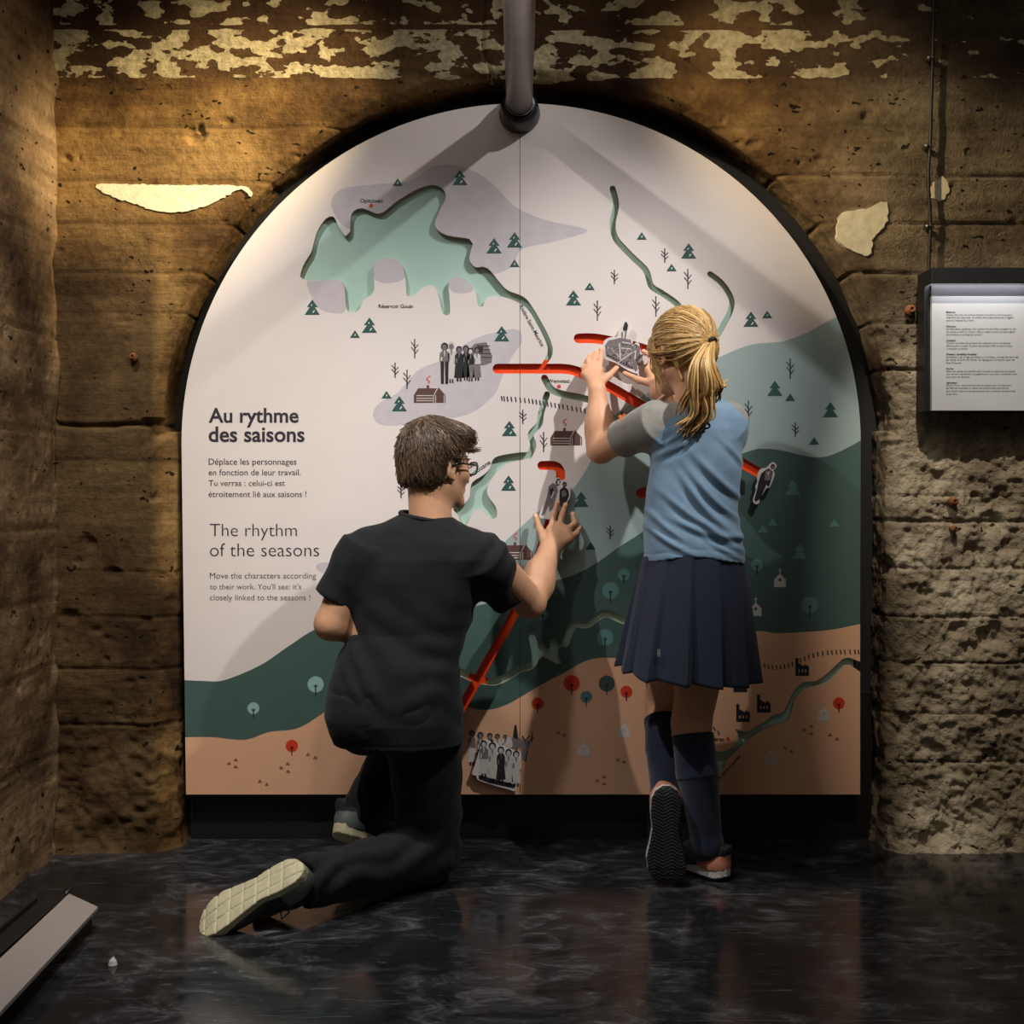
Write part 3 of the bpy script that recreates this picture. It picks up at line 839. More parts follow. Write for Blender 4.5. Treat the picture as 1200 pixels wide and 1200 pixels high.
def figure(mb, put, x, y0, y1, w_, top, low, hair=PBLK, face=PGRY, split=.5, seedn=0):
    """a small printed person: head at y0, feet at y1"""
    h = y1-y0; r = h*.085; r = min(max(r, 2.3), 4.2)
    el = lambda cx_, cy_, a, b, m, d: put([(cx_+a*math.cos(t), cy_+b*math.sin(t)) for t in np.linspace(0, 2*math.pi, 14)[:-1]], m, d)
    ys = y0+2*r+.6; ym = y0+h*split; hw = w_/2
    put([(x-hw*.45, ys), (x+hw*.45, ys), (x+hw*.95, ys+h*.07), (x+hw, ym), (x-hw, ym), (x-hw*.95, ys+h*.07)], top, 1)
    if low == 'legs':
        put([(x-hw*.8, ym), (x-.4, ym), (x-.9, y1), (x-hw*.7, y1)], PBLK, 1); put([(x+.4, ym), (x+hw*.8, ym), (x+hw*.7, y1), (x+.9, y1)], PBLK, 1)
    else:
        put([(x-hw*.8, ym), (x+hw*.8, ym), (x+hw*1.12, y1-h*.1), (x-hw*1.12, y1-h*.1)], low, 1)
        put([(x-hw*.5, y1-h*.1), (x-.6, y1-h*.1), (x-.6, y1), (x-hw*.6, y1)], PBLK, 1); put([(x+.6, y1-h*.1), (x+hw*.5, y1-h*.1), (x+hw*.6, y1), (x+.6, y1)], PBLK, 1)
    el(x, y0+r, r*1.05, r*1.15, hair, 2); el(x, y0+r*1.25, r*.68, r*.82, face, 3)
    other = PGRY if top != PGRY else PWHT
    put([(x-.9, ys), (x+.9, ys), (x+.4, ys+h*.14), (x-.4, ys+h*.14)], other, 2)
    put([(x-hw*.7, ys+h*.16), (x-hw*.35, ys+h*.16), (x-hw*.5, ym-1), (x-hw*.8, ym-1)], other, 2)
DY = {1: L1, 2: L2, 3: L3}
pr = lambda pts, m, d: pp(pts, m, DY[d])
# printed group photograph, six people before a log wall
pp([(551,409),(556,403),(562,402),(570,401),(574,411),(577,417),(576,425),(568,428),(556,428)], PGRY, -0.0003)
for k in range(4): line((559, 405+k*4.5), (574+k*.6, 405.5+k*4.5), 1.1, PBLK, -0.0004)
pp([(560,406),(566,406),(566,413),(560,413)], PBLK, -0.00045)
figure(bd, pr, 529, 401, 449, 8.5, PWHT, PWHT, PWHT, PGRY, .5)
figure(bd, pr, 546, 405, 446, 8, PBLK, PBLK, PBLK, PGRY, .5)
figure(bd, pr, 559, 407, 446, 9, PWHT, PGRY, PBLK, PGRY, .5)
figure(bd, pr, 521, 402, 450, 12, PGRY, 'legs', PBLK, PGRY, .45)
figure(bd, pr, 551.5, 408, 447, 8.5, PBLK, PGRY, PBLK, PWHT, .5)
figure(bd, pr, 538, 406, 447, 10.5, PBLK, PBLK, PBLK, PGRY, .5)
# printed women and ox cart behind the sliding cut-out at the bottom
for x, a, b, t, l in ((563,858,900,PGRY,PBLK),(574,859,895,PBLK,PGRY),(583,860,893,PWHT,PGRY),(592,861,890,PWHT,PWHT),(553,856,897,PGRY,PWHT)): figure(bd, pr, x, a, b, 9, t, l)
pp(sm([(597,868),(604,863),(611,866),(613,873),(606,878),(598,878)]), PGRY, L1); pp(sm([(586,872),(592,862),(599,865),(600,876)]), PWHT, L2)
pp([(601,864),(603,850),(605,849),(607,862),(607,866)], PBLK, L2); pp(sm([(612,868),(616,865),(621,870),(617,884),(616,892),(612,890),(611,880)]), PGRY, L2)
for a, b in (((612,862),(616,870)),((617,866),(621,862)),((619,870),(625,864)),((624,858),(623,870)),((606,876),(603,889)),((618,880),(616,892))): line(a, b, 1.2, PBLK, L3)

mp = empty('map_panel', (0.0, YP, 0.0))
tag(mp, 'large arched illustrated map panel with relief lakes and red tracks, filling the concrete arch', 'map panel')
board = bd.build('map_board', BM, mp)
M_LAKE = M('lake_layer', S(176, 206, 193), .5, var=.02)
M_TRACK = M('track_bed_red', S(250, 78, 18), .45, var=.03)
bb = MB(); ol = [(610.7+(x-610.7)*.985, 519+(y-519)*.985) for x, y in outline]
vv, ff, _ = cdt([ol])
bb.tris([W(q.x, q.y, TH+0.0005) for q in vv], [tuple(t) for t in ff], 0)
bb.tris([W(q.x, q.y, TH+0.012) for q in vv], [tuple(t)[::-1] for t in ff], 0)
for i in range(len(ol)):
    a, b = ol[i], ol[(i+1) % len(ol)]; bb.poly([W(*a, TH+0.0005), W(*b, TH+0.0005), W(*b, TH+0.012), W(*a, TH+0.012)], 0)
tag(bb.build('backing_layer', M_LAKE, mp), 'teal layer seen through the cut out lakes and rivers')
for pts in ([(676,396.5),(700,397),(735,404),(760,411),(790,425),(820,447)], [(581,432),(640,432),(668,433),(690,441),(712,452),(745,471),(790,498),(840,526),(895,557)], [(633,545.5),(649,545.5),(655,549),(657,556),(655,568),(648,600),(628,660),(601,722),(571,776),(541,829),(528,853)], [(749,578),(775,573),(802,570)]):
    s_ = stroke(pts, 22, 4); tb = MB(); vv, ff, _ = cdt([s_])
    tb.tris([W(q.x, q.y, TH-0.0025) for q in vv], [tuple(t) for t in ff], 0)
    tb.tris([W(q.x, q.y, TH+0.0004) for q in vv], [tuple(t)[::-1] for t in ff], 0)
    for i in range(len(s_)):
        a, b = s_[i], s_[(i+1) % len(s_)]; tb.poly([W(*a, TH-.0025), W(*b, TH-.0025), W(*b, TH+.0004), W(*a, TH+.0004)], 0)
    tag(tb.build('track_bed', M_TRACK, mp), 'bright red floor of a sliding track')
M_PLINTH = M('plinth_black', (0.010, 0.009, 0.009), .4, var=.3, vscale=6)
pb = MB(); pb.box((-0.945, 3.246, 0.0), (1.008, 3.271, 0.42)); pb.build('plinth', M_PLINTH, mp)

# ------------------------------------------------------------------ sliding cut-out figures
M_CUT = M('cutout_card', S(224, 216, 212), .5, var=.03)
M_PEG = M('peg_steel', (0.3, 0.3, 0.3), .4, 1.0)
CM = [M_CUT, BM[PBLK], BM[PGRY], BM[PWHT], M_PEG]
CUT_IDX = {PBLK: 1, PGRY: 2, PWHT: 3, CREAM: 0}
def cutout(name, label, outl, draw, Y, peg, solid=False):
    """white-edged card standing on a peg in front of the map"""
    mb = MB(); th = 0.004
    def w3(x, y, dy): q = P(x, y, Y); return (q[0], Y+dy, q[2])
    pl = smoothline(outl, True, 2.0); v_, f_, _ = cdt([pl])
    mb.tris([w3(q.x, q.y, 0) for q in v_], [tuple(t) for t in f_], 0)
    mb.tris([w3(q.x, q.y, th) for q in v_], [tuple(t)[::-1] for t in f_], 0)
    for i in range(len(pl)):
        a, b = pl[i], pl[(i+1) % len(pl)]; mb.poly([w3(*a, 0), w3(*b, 0), w3(*b, th), w3(*a, th)], 0)
    D = {1: -.0005, 2: -.0009, 3: -.0013}
    def put(pts, m, d):
        vv_ = [Vector((a, c, 0)) for a, c in pts]
        mb.tris([w3(a, c, D[d]) for a, c in pts], tessellate_polygon([vv_]), CUT_IDX[m])
    draw(put)
    root = empty(name, tuple(P(peg[0], peg[1], Y)))
    tag(root, label, 'cut-out', 'sliding photo cut-outs on the map')
    mb.build('card', CM, root)
    g = MB(); a = P(peg[0], peg[1], Y); g.tube([a+np.array([0, th, 0]), (a[0], YP+(-.0015 if solid else TH-.004), a[2])], .0035, 10)
    g.build('peg', M_PEG, root)
    return root
def seg(put, a, b, w_, m, d):
    a = np.array(a, float); b = np.array(b, float); t = (b-a)/np.linalg.norm(b-a); n = np.array([-t[1], t[0]])*w_/2
    put([tuple(a+n), tuple(b+n), tuple(b-n), tuple(a-n)], m, d)

def draw_raft(put):
    rg = np.random.default_rng(4)
    put([(709,405),(713,399),(722,397),(726,396),(739,398),(741,405),(745,403),(750,406),(750,418),(747,426),(747,434),(735,431),(722,424),(710,417)], PGRY, 1)
    for k in range(70):
        x = rg.uniform(710, 748); y = rg.uniform(399, 430)
        if y > 412+(x-710)*.5: continue
        a = rg.choice([0.5, 2.4, 1.4]); l = rg.uniform(1.5, 5)
        seg(put, (x, y), (x+l*math.cos(a), y+l*math.sin(a)), .8, PWHT if k % 2 else PBLK, 2)
    seg(put, (724,425), (741,413), 1.4, PWHT, 3); seg(put, (726,402), (727,421), 1.6, PWHT, 3); seg(put, (729,401), (740,403), 1.5, PWHT, 3)
    seg(put, (728,408), (740,409), 1.3, PWHT, 3); seg(put, (745,411), (744,421), 1.6, PWHT, 3)
    for a, b in (((735,428),(737,421)),((740,431),(739,422)),((745,435),(743,424)),((748,420),(754,415)),((729,399),(729,389)),((732,399),(734,387))): seg(put, a, b, 1.8, PGRY, 2)
    put([(730,385),(732,378),(734,377),(736,381),(735,387),(731,388)], PBLK, 2)
    for x in range(712, 742, 3): seg(put, (x, 416+(x-712)*.52), (x+2, 417+(x-712)*.52), 1.6, PBLK, 3)
cutout('sawmill_cutout', 'white-edged sawmill drawing cut-out held between the girl\'s hands', [(707,402),(711,397),(719,394.5),(723,395),(726,384),(729,382),(731,377),(733,376),(736,378),(737,384),(734,388),(733,395.5),(741,398.5),(742,404),(745,401.5),(749,402.5),(751.5,414),(756,414),(755,419),(749.5,425),(747.5,431),(748,437),(743,437),(736,434),(721,425),(707,419)], draw_raft, 3.176, (728, 402))
def draw_man(put):
    put([(897,551),(901,549),(906,553),(903,565),(901,571),(898,568),(893,580),(889,586),(885,588),(884,585),(887,574),(889,564),(892,555)], PBLK, 1)
    put([(903,546),(905,543.5),(908,545),(907.5,549),(904,550)], PBLK, 2); put([(904,546),(906.5,546),(906.5,549),(904,549.5)], PGRY, 3)
    put([(897,552),(903,551),(905,555),(902,563),(896,563)], PGRY, 2); put([(899,553),(902,553),(900,558)], PWHT, 3)
cutout('man_cutout', 'tilted white-edged photo cut-out of a dark-suited man at the right end of its track', [(887,558),(890,551),(894,548.5),(898,548),(902,544),(905,541.5),(909,543),(910,547),(906.5,551),(908,555),(906,562),(902,571),(898,572),(894,579),(890,584),(890,589),(886,591),(882.5,588),(883,583),(886,574),(885,570),(887.5,565)], draw_man, 3.176, (893, 556))
def draw_pair(put):
    put([(643,570),(648,566),(652,568),(654,575),(651,585),(648,596),(644,600),(643,592),(638,603),(634,604),(638,592),(641,582)], PGRY, 1)
    put([(651,565),(653,561),(656,561),(657,565),(655,569),(652,569)], PBLK, 1); put([(653,563),(656,563),(656,567),(653,568)], PWHT, 2)
    put([(659,567),(661,564),(664,566),(664,570),(660,571)], PBLK, 1); put([(656,574),(661,570),(666,574),(667,581),(664,588),(659,596),(655,590)], PBLK, 1)
    put([(658,576),(662,574),(664,580),(659,583)], PGRY, 2); put([(644,574),(648,571),(649,578),(645,581)], PBLK, 2); seg(put, (646,584), (649,576), 1.4, PWHT, 3)
    put([(660.5,567),(663,567),(663,569.5),(660.5,570)], PGRY, 2)
cutout('couple_cutout', 'white-edged photo cut-out of two people under the kneeling boy\'s fingertips', [(632,606),(634,598),(638,588),(640,574),(646,565),(651,560.5),(655,559.5),(658,563),(662,561.5),(666,566),(668,574),(668,582),(664,590),(659,598),(651,600),(647,608),(640,608)], draw_pair, 3.180, (652, 575))
def draw_women(put):
    for x, a, b, w_, t, l in ((567,868,911,11,PGRY,PWHT),(577,870,917,9.5,PWHT,PWHT),(587,875,918,10,PBLK,PBLK),(596,878,921,9.5,PWHT,PWHT),(605,880,922,10,PWHT,PWHT)): figure(None, put, x, a, b, w_, t, l, PBLK, PWHT)
    put([(561,908),(575,912),(603,919),(603,924),(575,918),(561,913)], PBLK, 1)
cutout('women_cutout', 'white-edged photo cut-out of five women standing in a row at the map\'s lower edge', [(553,907),(557,895),(560,885),(564,872),(568,867),(573,868),(576,870),(581,870),(585,875),(590,874),(594,878),(600,878),(604,881),(609,881),(611,885),(610,893),(611,899),(607,906),(604,926),(596,925),(575,919),(560,914),(558,909)], draw_women, 3.182, (585, 892), True)
# ------------------------------------------------------------------ people
def skin_mat(name, col):
    return M(name, col, .5, var=.07, vscale=18, bump=.08, bscale=320, spec=.4, sss=.12)
M_SKIN_B = skin_mat('skin_boy', S(200, 150, 116)); M_SKIN_G = skin_mat('skin_girl', S(226, 170, 134))

def hair_mat(name, dark, mid, light):
    m = bpy.data.materials.new(name); m.use_nodes = True; nt = m.node_tree; b = nt.nodes['Principled BSDF']
    a = nt.nodes.new('ShaderNodeAttribute'); a.attribute_name = 'strand'
    n = nt.nodes.new('ShaderNodeTexNoise'); n.noise_dimensions = '1D'; n.inputs['Scale'].default_value = 1.0; n.inputs['Detail'].default_value = 4
    nt.links.new(a.outputs['Fac'], n.inputs['W'])
    r = nt.nodes.new('ShaderNodeValToRGB'); e = r.color_ramp.elements; e.new(.5)
    for k, (p, c) in enumerate(((.3, dark), (.5, mid), (.68, light))): e[k].position = p; e[k].color = tuple(c)+(1,)
    nt.links.new(n.outputs['Fac'], r.inputs['Fac']); nt.links.new(r.outputs['Color'], b.inputs['Base Color'])
    b.inputs['Roughness'].default_value = .42; b.inputs['Specular IOR Level'].default_value = .45
    return m
M_HAIR_B = hair_mat('hair_brown', S(46, 34, 26), S(78, 59, 43), S(122, 97, 70))
M_HAIR_G = hair_mat('hair_blond', S(112, 78, 40), S(190, 146, 84), S(234, 200, 138))

class Frame:
    """head frame: origin between the ears; r right, f forward, u up"""
    def __init__(s, c, yaw, pitch=0.0, roll=0.0, size=1.0):
        R = Matrix.Rotation(-yaw, 3, 'Z') @ Matrix.Rotation(pitch, 3, 'X') @ Matrix.Rotation(roll, 3, 'Y')
        s.c = np.array(c, float); s.R = np.array(R); s.k = size
    def p(s, r, f, u): return s.c + s.R @ (np.array([r, f, u])*s.k)
    def ell(s, c, r, tilt=None):
        R = s.R if tilt is None else s.R @ np.array(tilt)
        return ell(s.p(*c), np.array(r)*s.k, R)
    def cap(s, a, b, ra, rb=None): return cap(s.p(*a), s.p(*b), ra*s.k, (ra if rb is None else rb)*s.k)

def sculpt_head(F, H):
    A = F.apply
    A(H.ell((0, -.012, .035), (.072, .090, .082)))
    A(H.ell((0, .030, -.030), (.058, .062, .072)), .03)
    A(H.cap((-.042, .0, -.055), (-.014, .070, -.090), .020, .015), .025)
    A(H.cap((.042, .0, -.055), (.014, .070, -.090), .020, .015), .025)
    A(H.ell((0, .078, -.090), (.020, .014, .014)), .014)
    A(H.cap((0, .086, .005), (0, .102, -.028), .007, .011), .010)       # nose
    for q in (-1, 1):
        A(H.ell((q*.011, .094, -.031), (.008, .009, .007)), .006)
        A(H.cap((q*.012, .083, .026), (q*.040, .070, .024), .008, .006), .012)   # brow
        A(H.ell((q*.031, .085, .008), (.016, .012, .011)), .008, 's')     # eye socket
        A(H.ell((q*.031, .071, .008), (.0135, .0135, .012)), .003)        # eyeball and lids
        A(H.ell((q*.040, .056, -.020), (.022, .020, .018)), .02)          # cheek
        Rt = np.array(Matrix.Rotation(q*.35, 3, 'Z') @ Matrix.Rotation(-.2, 3, 'X'))
        A(H.ell((q*.076, -.006, -.008), (.008, .019, .031), Rt), .006)    # ear
        A(H.ell((q*.084, -.002, -.004), (.006, .010, .017), Rt), .004, 's')
        A(H.ell((q*.075, .004, -.033), (.006, .008, .009), Rt), .004)
    A(H.ell((0, .088, -.056), (.021, .010, .0055)), .006)                 # lips
    A(H.ell((0, .086, -.065), (.018, .010, .0055)), .006)
    A(H.cap((-.018, .098, -.0605), (.018, .098, -.0605), .0016), .003, 's')

def chain(F, pts, r0, r1, k=.004):
    n = len(pts)-1
    for i in range(n):
        F.apply(cap(pts[i], pts[i+1], r0+(r1-r0)*i/n, r0+(r1-r0)*(i+1)/n), k)

def sculpt_hand(F, wrist, knuckles, fingers, thumb, rf=.0086, rp=.0115):
    w_ = np.array(wrist)
    for q in knuckles: F.apply(cap(w_, q, rp*1.1, rp), .016)
    for a, b in zip(knuckles[:-1], knuckles[1:]): F.apply(cap(a, b, rp*.95), .010)
    for kn, f in zip(knuckles, fingers): chain(F, [kn]+f, rf*1.08, rf*.80, .005)
    chain(F, thumb, rf*1.35, rf*.88, .008)

def nails(name, tips, mat, parent):
    for p, d, n in tips:
        mb = MB(); p = Vector(p); d = Vector(d).normalized(); n = Vector(n); n = (n - d*n.dot(d)).normalized(); s_ = d.cross(n)
        mb.poly([tuple(p + d*a + s_*b + n*c) for a, b, c in ((-.005, -.004, 0), (-.005, .004, 0), (.003, .0042, .0), (.0055, 0, -.0004), (.003, -.0042, .0))])
        mb.build(name, mat, parent)

# ---- shoes, built in their own frame: x heel to toe, z up from the sole
def shoe_half(x, L):
    t = np.clip(x/L, 0, 1)
    pr = np.interp(t, [0, .04, .12, .25, .42, .58, .72, .84, .93, .98, 1.0], [.008, .024, .033, .034, .029, .036, .043, .042, .033, .02, .006])
    return pr
def shoe_mid(x, L): return np.interp(np.clip(x/L, 0, 1), [0, .4, .7, 1], [0, .004, .003, -.006])

def make_shoe(root, L, Rm, org, mats, style, wide=1.0):
    """mats: sole, upper, accent, collar"""
    sc = L/.27
    def put(V): return (Rm @ (V*1.0).T).T + np.array(org)
    h = .0026
    F = Field((-.02, -.06, -.012), (L+.02, .06, .05), h)
    th = (.036 if style == 'chevron' else .026)*sc
    def sole(X, Y, Z):
        w2 = shoe_half(X, L)*sc*wide; m = shoe_mid(X, L)*sc
        d2 = np.abs(Y-m) - w2
        end = np.maximum(-X, X-L)
        rise = .012*np.clip((X/L-.75)/.25, 0, 1)**2 + .007*np.clip((.12-X/L)/.12, 0, 1)**2
        top = th + .006*np.clip((.25-X/L)/.25, 0, 1) 
        dz = np.maximum(rise-Z, Z-top)
        dd = np.maximum(np.maximum(d2, end), dz)
        if style == 'chevron':
            g = np.abs(((X+0.55*np.abs(((Y+.1)/.022) % 2 - 1)*.022) % .0085)-.00425) - .0013
        else:
            g = np.minimum(np.abs((X+.25*Y) % .034 - .017)-.0016, np.abs(np.abs(Y-m)-.014)-.0012)
        g = np.maximum(g, Z-rise-.0035)
        side = np.maximum(np.abs((X+.8*Z) % .011-.0055)-.0011, np.abs(d2)-.0018); side = np.maximum(side, np.abs(Z-.014)-.007)
        return np.maximum(np.maximum(dd, -g), -side)
    F.apply((sole, (-.01, -.055, -.005), (L+.01, .055, .045)))
    V, Q = F.nets()
    so = mesh_np('sole', put(V), Q, mats[0], root)
    U = Field((-.03, -.065, -.01), (L+.03, .065, .14), h)
    U.apply(ell((.045*sc, .0, .040*sc), (.044*sc, .033*sc*wide, .052*sc)))
    U.apply(cap((.045*sc, 0, .045*sc), (.07*sc, 0, .085*sc), .036*sc, .036*sc), .02)
    U.apply(ell((.14*sc, .002, .030*sc), (.085*sc, .036*sc*wide, .042*sc)), .03)
    U.apply(ell((.205*sc, -.001, .024*sc), (.062*sc, .040*sc*wide, .027*sc)), .03)
    U.apply(cap((.09*sc, 0, .075*sc), (.17*sc, 0, .048*sc), .022*sc, .017*sc), .02)
    U.apply(ell((.008*sc, 0, .085*sc), (.012*sc, .022*sc, .018*sc)), .02)
    big = ((-.1, -.1, -.1), (.4, .1, .2))
    U.apply(half((0, 0, th*.75), (0, 0, -1), *big), 0, 's') if False else None
    U.a = np.maximum(U.a, (th*.72 - U.grid((slice(0, U.n[0]), slice(0, U.n[1]), slice(0, U.n[2])))[2]))
    U.apply((lambda X, Y, Z: (Z-(.082*sc+.25*(X-.06)))*1.0, (-.1, -.1, -.1), (.4, .1, .2)), .004, 'i') 
    gx, gy, gz = U.grid((slice(0, U.n[0]), slice(0, U.n[1]), slice(0, U.n[2])))
    U.a = np.maximum(U.a, gz-(.098*sc-.28*np.abs(gx-.02)*(gx > .0)))
    U.apply(cyl((.058*sc, 0, .05*sc), (.064*sc, 0, .16*sc), .026*sc, .030*sc), .004, 's')
    V, Q = U.nets(); N_ = normals(V, Q); C = V[Q].mean(1)
    if style == 'chevron':
        mi = np.where((C[:, 0] < .085*sc) & (C[:, 2] < .062*sc+.2*(.04-C[:, 0])), 1, 0)
    else:
        mi = np.where((C[:, 0] < .075*sc) & (C[:, 2] < .06*sc), 1, 0)
    up = mesh_np('shoe_upper', put(V), Q, [mats[1], mats[2]], root, True, mi)
    lb = MB()
    for k in range(5):
        x = .105*sc+k*.015*sc; z = (.089-.0088*k)*sc
        pts = [(x, y*.020*sc, z+.006*(1-abs(y))*sc-.006*abs(y)) for y in (-1, -.5, 0, .5, 1)]
        lb.tube([tuple(put(np.array([q]))[0]) for q in pts], .0022, 6)
    for s_ in (-1, 1):
        pts = [(.10*sc, 0, .100*sc), (.095*sc, s_*.016, .108*sc), (.11*sc, s_*.034, .092*sc), (.105*sc, s_*.020, .085*sc)]
        pts = [tuple(put(np.array([q]))[0]) for q in pts]
        lb.tube(pts, .0018, 6)
    lb.build('laces', mats[3], root, True)
    if style == 'chevron':        # pale sweeping mark on both flanks
        for s_ in (-1, 1):
            mb = MB(); a = []
            for t in np.linspace(0, 1, 9):
                x = (.06+.11*t)*sc; y = s_*(.034+.005*math.sin(t*3))*sc*wide; z = (.052-.02*math.sin(t*2.6)+.004)*sc; wd = .007*(1-t*.6)*sc
                a.append(((x, y*1.03, z), (x, y*1.06, z-wd)))
            for (p, q), (p2, q2) in zip(a[:-1], a[1:]):
                ring = [tuple(put(np.array([v]))[0]) for v in (p, q, q2, p2)]
                mb.poly(ring if s_ > 0 else ring[::-1])
            mb.build('side_mark', mats[3], root)
    return so, up

def basis(x, z):
    x = np.array(x, float); x /= np.linalg.norm(x); z = np.array(z, float); z = z - x*(x@z); z /= np.linalg.norm(z)
    return np.stack([x, np.cross(z, x), z], 1)

def strands(paths, rad, n=5):
    """bundle of tapered locks as one mesh with a strand number per vertex"""
    V, Fc, at = [], [], []
    for pi, (pts, r) in enumerate(paths):
        pts = [np.array(p) for p in pts]; k = len(pts); b = len(V); up = None; sid = random.uniform(0, 400)
        for i in range(k):
            t = pts[min(i+1, k-1)]-pts[max(i-1, 0)]; t = t/(np.linalg.norm(t)+1e-9)
            if up is None: up = np.cross(t, [.3, .5, .81]); up /= np.linalg.norm(up)
            up = up-t*(t@up); up /= np.linalg.norm(up)+1e-9; sd = np.cross(t, up)
            rr = r*(.55+.45*math.sin(math.pi*min(1, (i+.6)/(k*.6)))) if i < k*.6 else r*(1-((i-k*.6)/(k*.4))**1.5*.85)
            for j in range(n):
                a = 2*math.pi*j/n; V.append(pts[i]+(up*math.cos(a)+sd*math.sin(a))*rr); at.append(sid+math.cos(a)*.25)
        for i in range(k-1):
            for j in range(n): Fc.append((b+i*n+j, b+i*n+(j+1) % n, b+(i+1)*n+(j+1) % n, b+(i+1)*n+j))
    return np.array(V), np.array(Fc, dtype=np.int32), np.array(at)

# =================================================================== the kneeling boy
def boy():
    Yb = 2.84
    p = lambda x, y, Y=Yb: P(x, y, Y)
    root = empty('person', (-.30, 2.84, 0.0))
    tag(root, 'kneeling person in black T-shirt and trousers with glasses, reaching to the map', 'person')
    H = Frame(p(512, 546, 2.875), math.radians(50), math.radians(-6), 0, .93)
    F = Field((-.64, 2.50, -.01), (.19, 3.20, 1.25), .0034)
    sculpt_head(F, H)
    F.apply(cap(H.p(0, -.03, -.03), p(506, 625, 2.85), .050, .056), .03)
    F.apply(loft([(.42, -.325, 2.85, .15, .115), (.55, -.31, 2.85, .135, .10), (.70, -.285, 2.86, .14, .10), (.80, -.255, 2.86, .16, .10), (.875, -.235, 2.855, .15, .08), (.905, -.232, 2.855, .075, .05)]), .03)
    # left arm, bent, hand resting on the front knee
    ls, le, lw = p(425, 648), p(388, 731, 2.82), np.array([-.36, 3.02, .60])
    F.apply(cap(ls, le, .050, .041), .03); F.apply(cap(le, lw, .040, .026), .012)
    kn = [np.array([-.335, 3.085, .555]), np.array([-.32, 3.09, .572]), np.array([-.305, 3.088, .586]), np.array([-.29, 3.08, .595])]
    fg = [[q+np.array([.03, .035, -.005]), q+np.array([.045, .05, -.035])] for q in kn]
    sculpt_hand(F, lw, kn[::-1], fg[::-1], [lw+np.array([.01, .015, .01]), np.array([-.30, 3.045, .60]), np.array([-.27, 3.06, .585])])
    # right arm up to the map
    rs, re, rw = p(572, 655), p(621, 706, 2.985), p(643, 648, 3.10)
    F.apply(cap(rs, re, .050, .041), .03); F.apply(cap(re, rw, .042, .0275), .012)
    F.apply(ell(re*.55+rw*.45, (.042, .042, .06)), .03)
    F.apply(cap(re*.2+rw*.8, p(650, 632, 3.128), .027, .021), .025)
    kn = [p(645.5, 621, 3.142), p(655, 618, 3.146), p(663, 622, 3.142), p(667, 631, 3.132)]
    fg = [[p(649, 603, 3.158), p(653.5, 588, 3.166)], [p(659, 603, 3.160), p(663, 591, 3.168)], [p(674, 613, 3.156), p(671, 602, 3.168)], [p(676, 625, 3.150), p(679, 618, 3.163)]]
    th = [p(639, 640, 3.115), p(633, 622, 3.14), p(627.5, 604, 3.166)]
    sculpt_hand(F, rw, kn, fg, th, .0088, .0120)
    # legs inside the trousers
    rh, rk, ra = np.array([-.245, 2.86, .44]), np.array([-.232, 2.885, .075]), np.array([-.478, 2.655, .085])
    lh, lk, la = np.array([-.375, 2.86, .46]), np.array([-.255, 3.10, .46]), np.array([-.425, 2.995, .145])
    F.apply(cap(rh, rk, .075, .050), .03); F.apply(cap(rk, ra, .048, .034), .01)
    F.apply(cap(lh, lk, .075, .048), .03); F.apply(cap(lk, la, .046, .034), .01)
    fr = np.array([-.231, -.01, -.142]); fr /= np.linalg.norm(fr)
    F.apply(cap(ra, ra+fr*.15+np.array([0, .0, .01]), .032, .022), .02)
    F.apply(cap(la, la+np.array([.035, .03, -.05]), .028, .02), .02)
    body = sculpt('body', F, M_SKIN_B, root)
    nl = [(q[-1]+np.array([0, -.0085, .001]), q[-1]-q[-2], (0, -1, .2)) for q in fg+[th]]
    nails('fingernail', nl, M('nail_boy', S(226, 178, 150), .3, var=0), root)
    # T-shirt
    M_TEE = M('black_jersey', (0.009, 0.009, 0.0105), .85, var=.2, vscale=60, bump=.25, bscale=700, spec=.25, sheen=.04)
    T = Field((-.64, 2.66, .36), (.10, 3.06, 1.00), .0042)
    def z(y): return CAMZ-(y-CY)*Yb/FPX
    def sec(y, xl, xr, ry, cy): a = (xl-CX)*Yb/FPX; b = (xr-CX)*Yb/FPX; return (z(y), (a+b)/2, cy, (b-a)/2, ry)
    T.apply(loft([sec(868, 400, 544, .130, 2.838), sec(840, 388, 539, .142, 2.838), sec(800, 387, 538, .136, 2.840), sec(768, 396, 540, .120, 2.848), sec(740, 411, 547, .108, 2.855), sec(710, 409, 556, .112, 2.86), sec(680, 408, 568, .115, 2.865), sec(655, 410, 582, .108, 2.862), sec(635, 415, 575, .09, 2.858), sec(622, 428, 556, .074, 2.855), sec(610, 452, 536, .062, 2.855), sec(603, 466, 528, .056, 2.855)], 2.3))
    T.apply(cap(p(432, 643), p(420, 660), .052, .055), .03)
    T.apply(cyl(p(428, 645), p(391, 703, 2.83), .060, .052), .035)
    T.apply(cap(p(560, 650), p(575, 665), .056), .03)
    T.apply(cyl(p(562, 652), p(594, 700, 2.945), .062, .051), .035)
    T.apply(cyl(H.p(0, -.03, -.05), p(503, 607.5, 2.853), .052, .058), .004, 's')
    def tdisp(V):
        x, y, zz = V.T
        f = .0035*np.sin(90*(zz+.55*x)+6*vnoise(V, 6, 3))*np.exp(-((zz-.60)/.13)**2)*(.5+vnoise(V, 5, 8))
        f += .0028*np.sin(120*(zz*.6-x*.8)+5*vnoise(V, 7, 4))*np.exp(-((x+.02)/.09)**2)
        f += .003*fbm(V, 14, 2, 6)
        # hem and sleeve-end seams
        f -= .0012*np.exp(-((zz-z(862))/.003)**2)
        return f
    tee = sculpt('tshirt', T, M_TEE, root, disp=tdisp)
    cb = MB(); c0 = p(500, 605.5, 2.853)
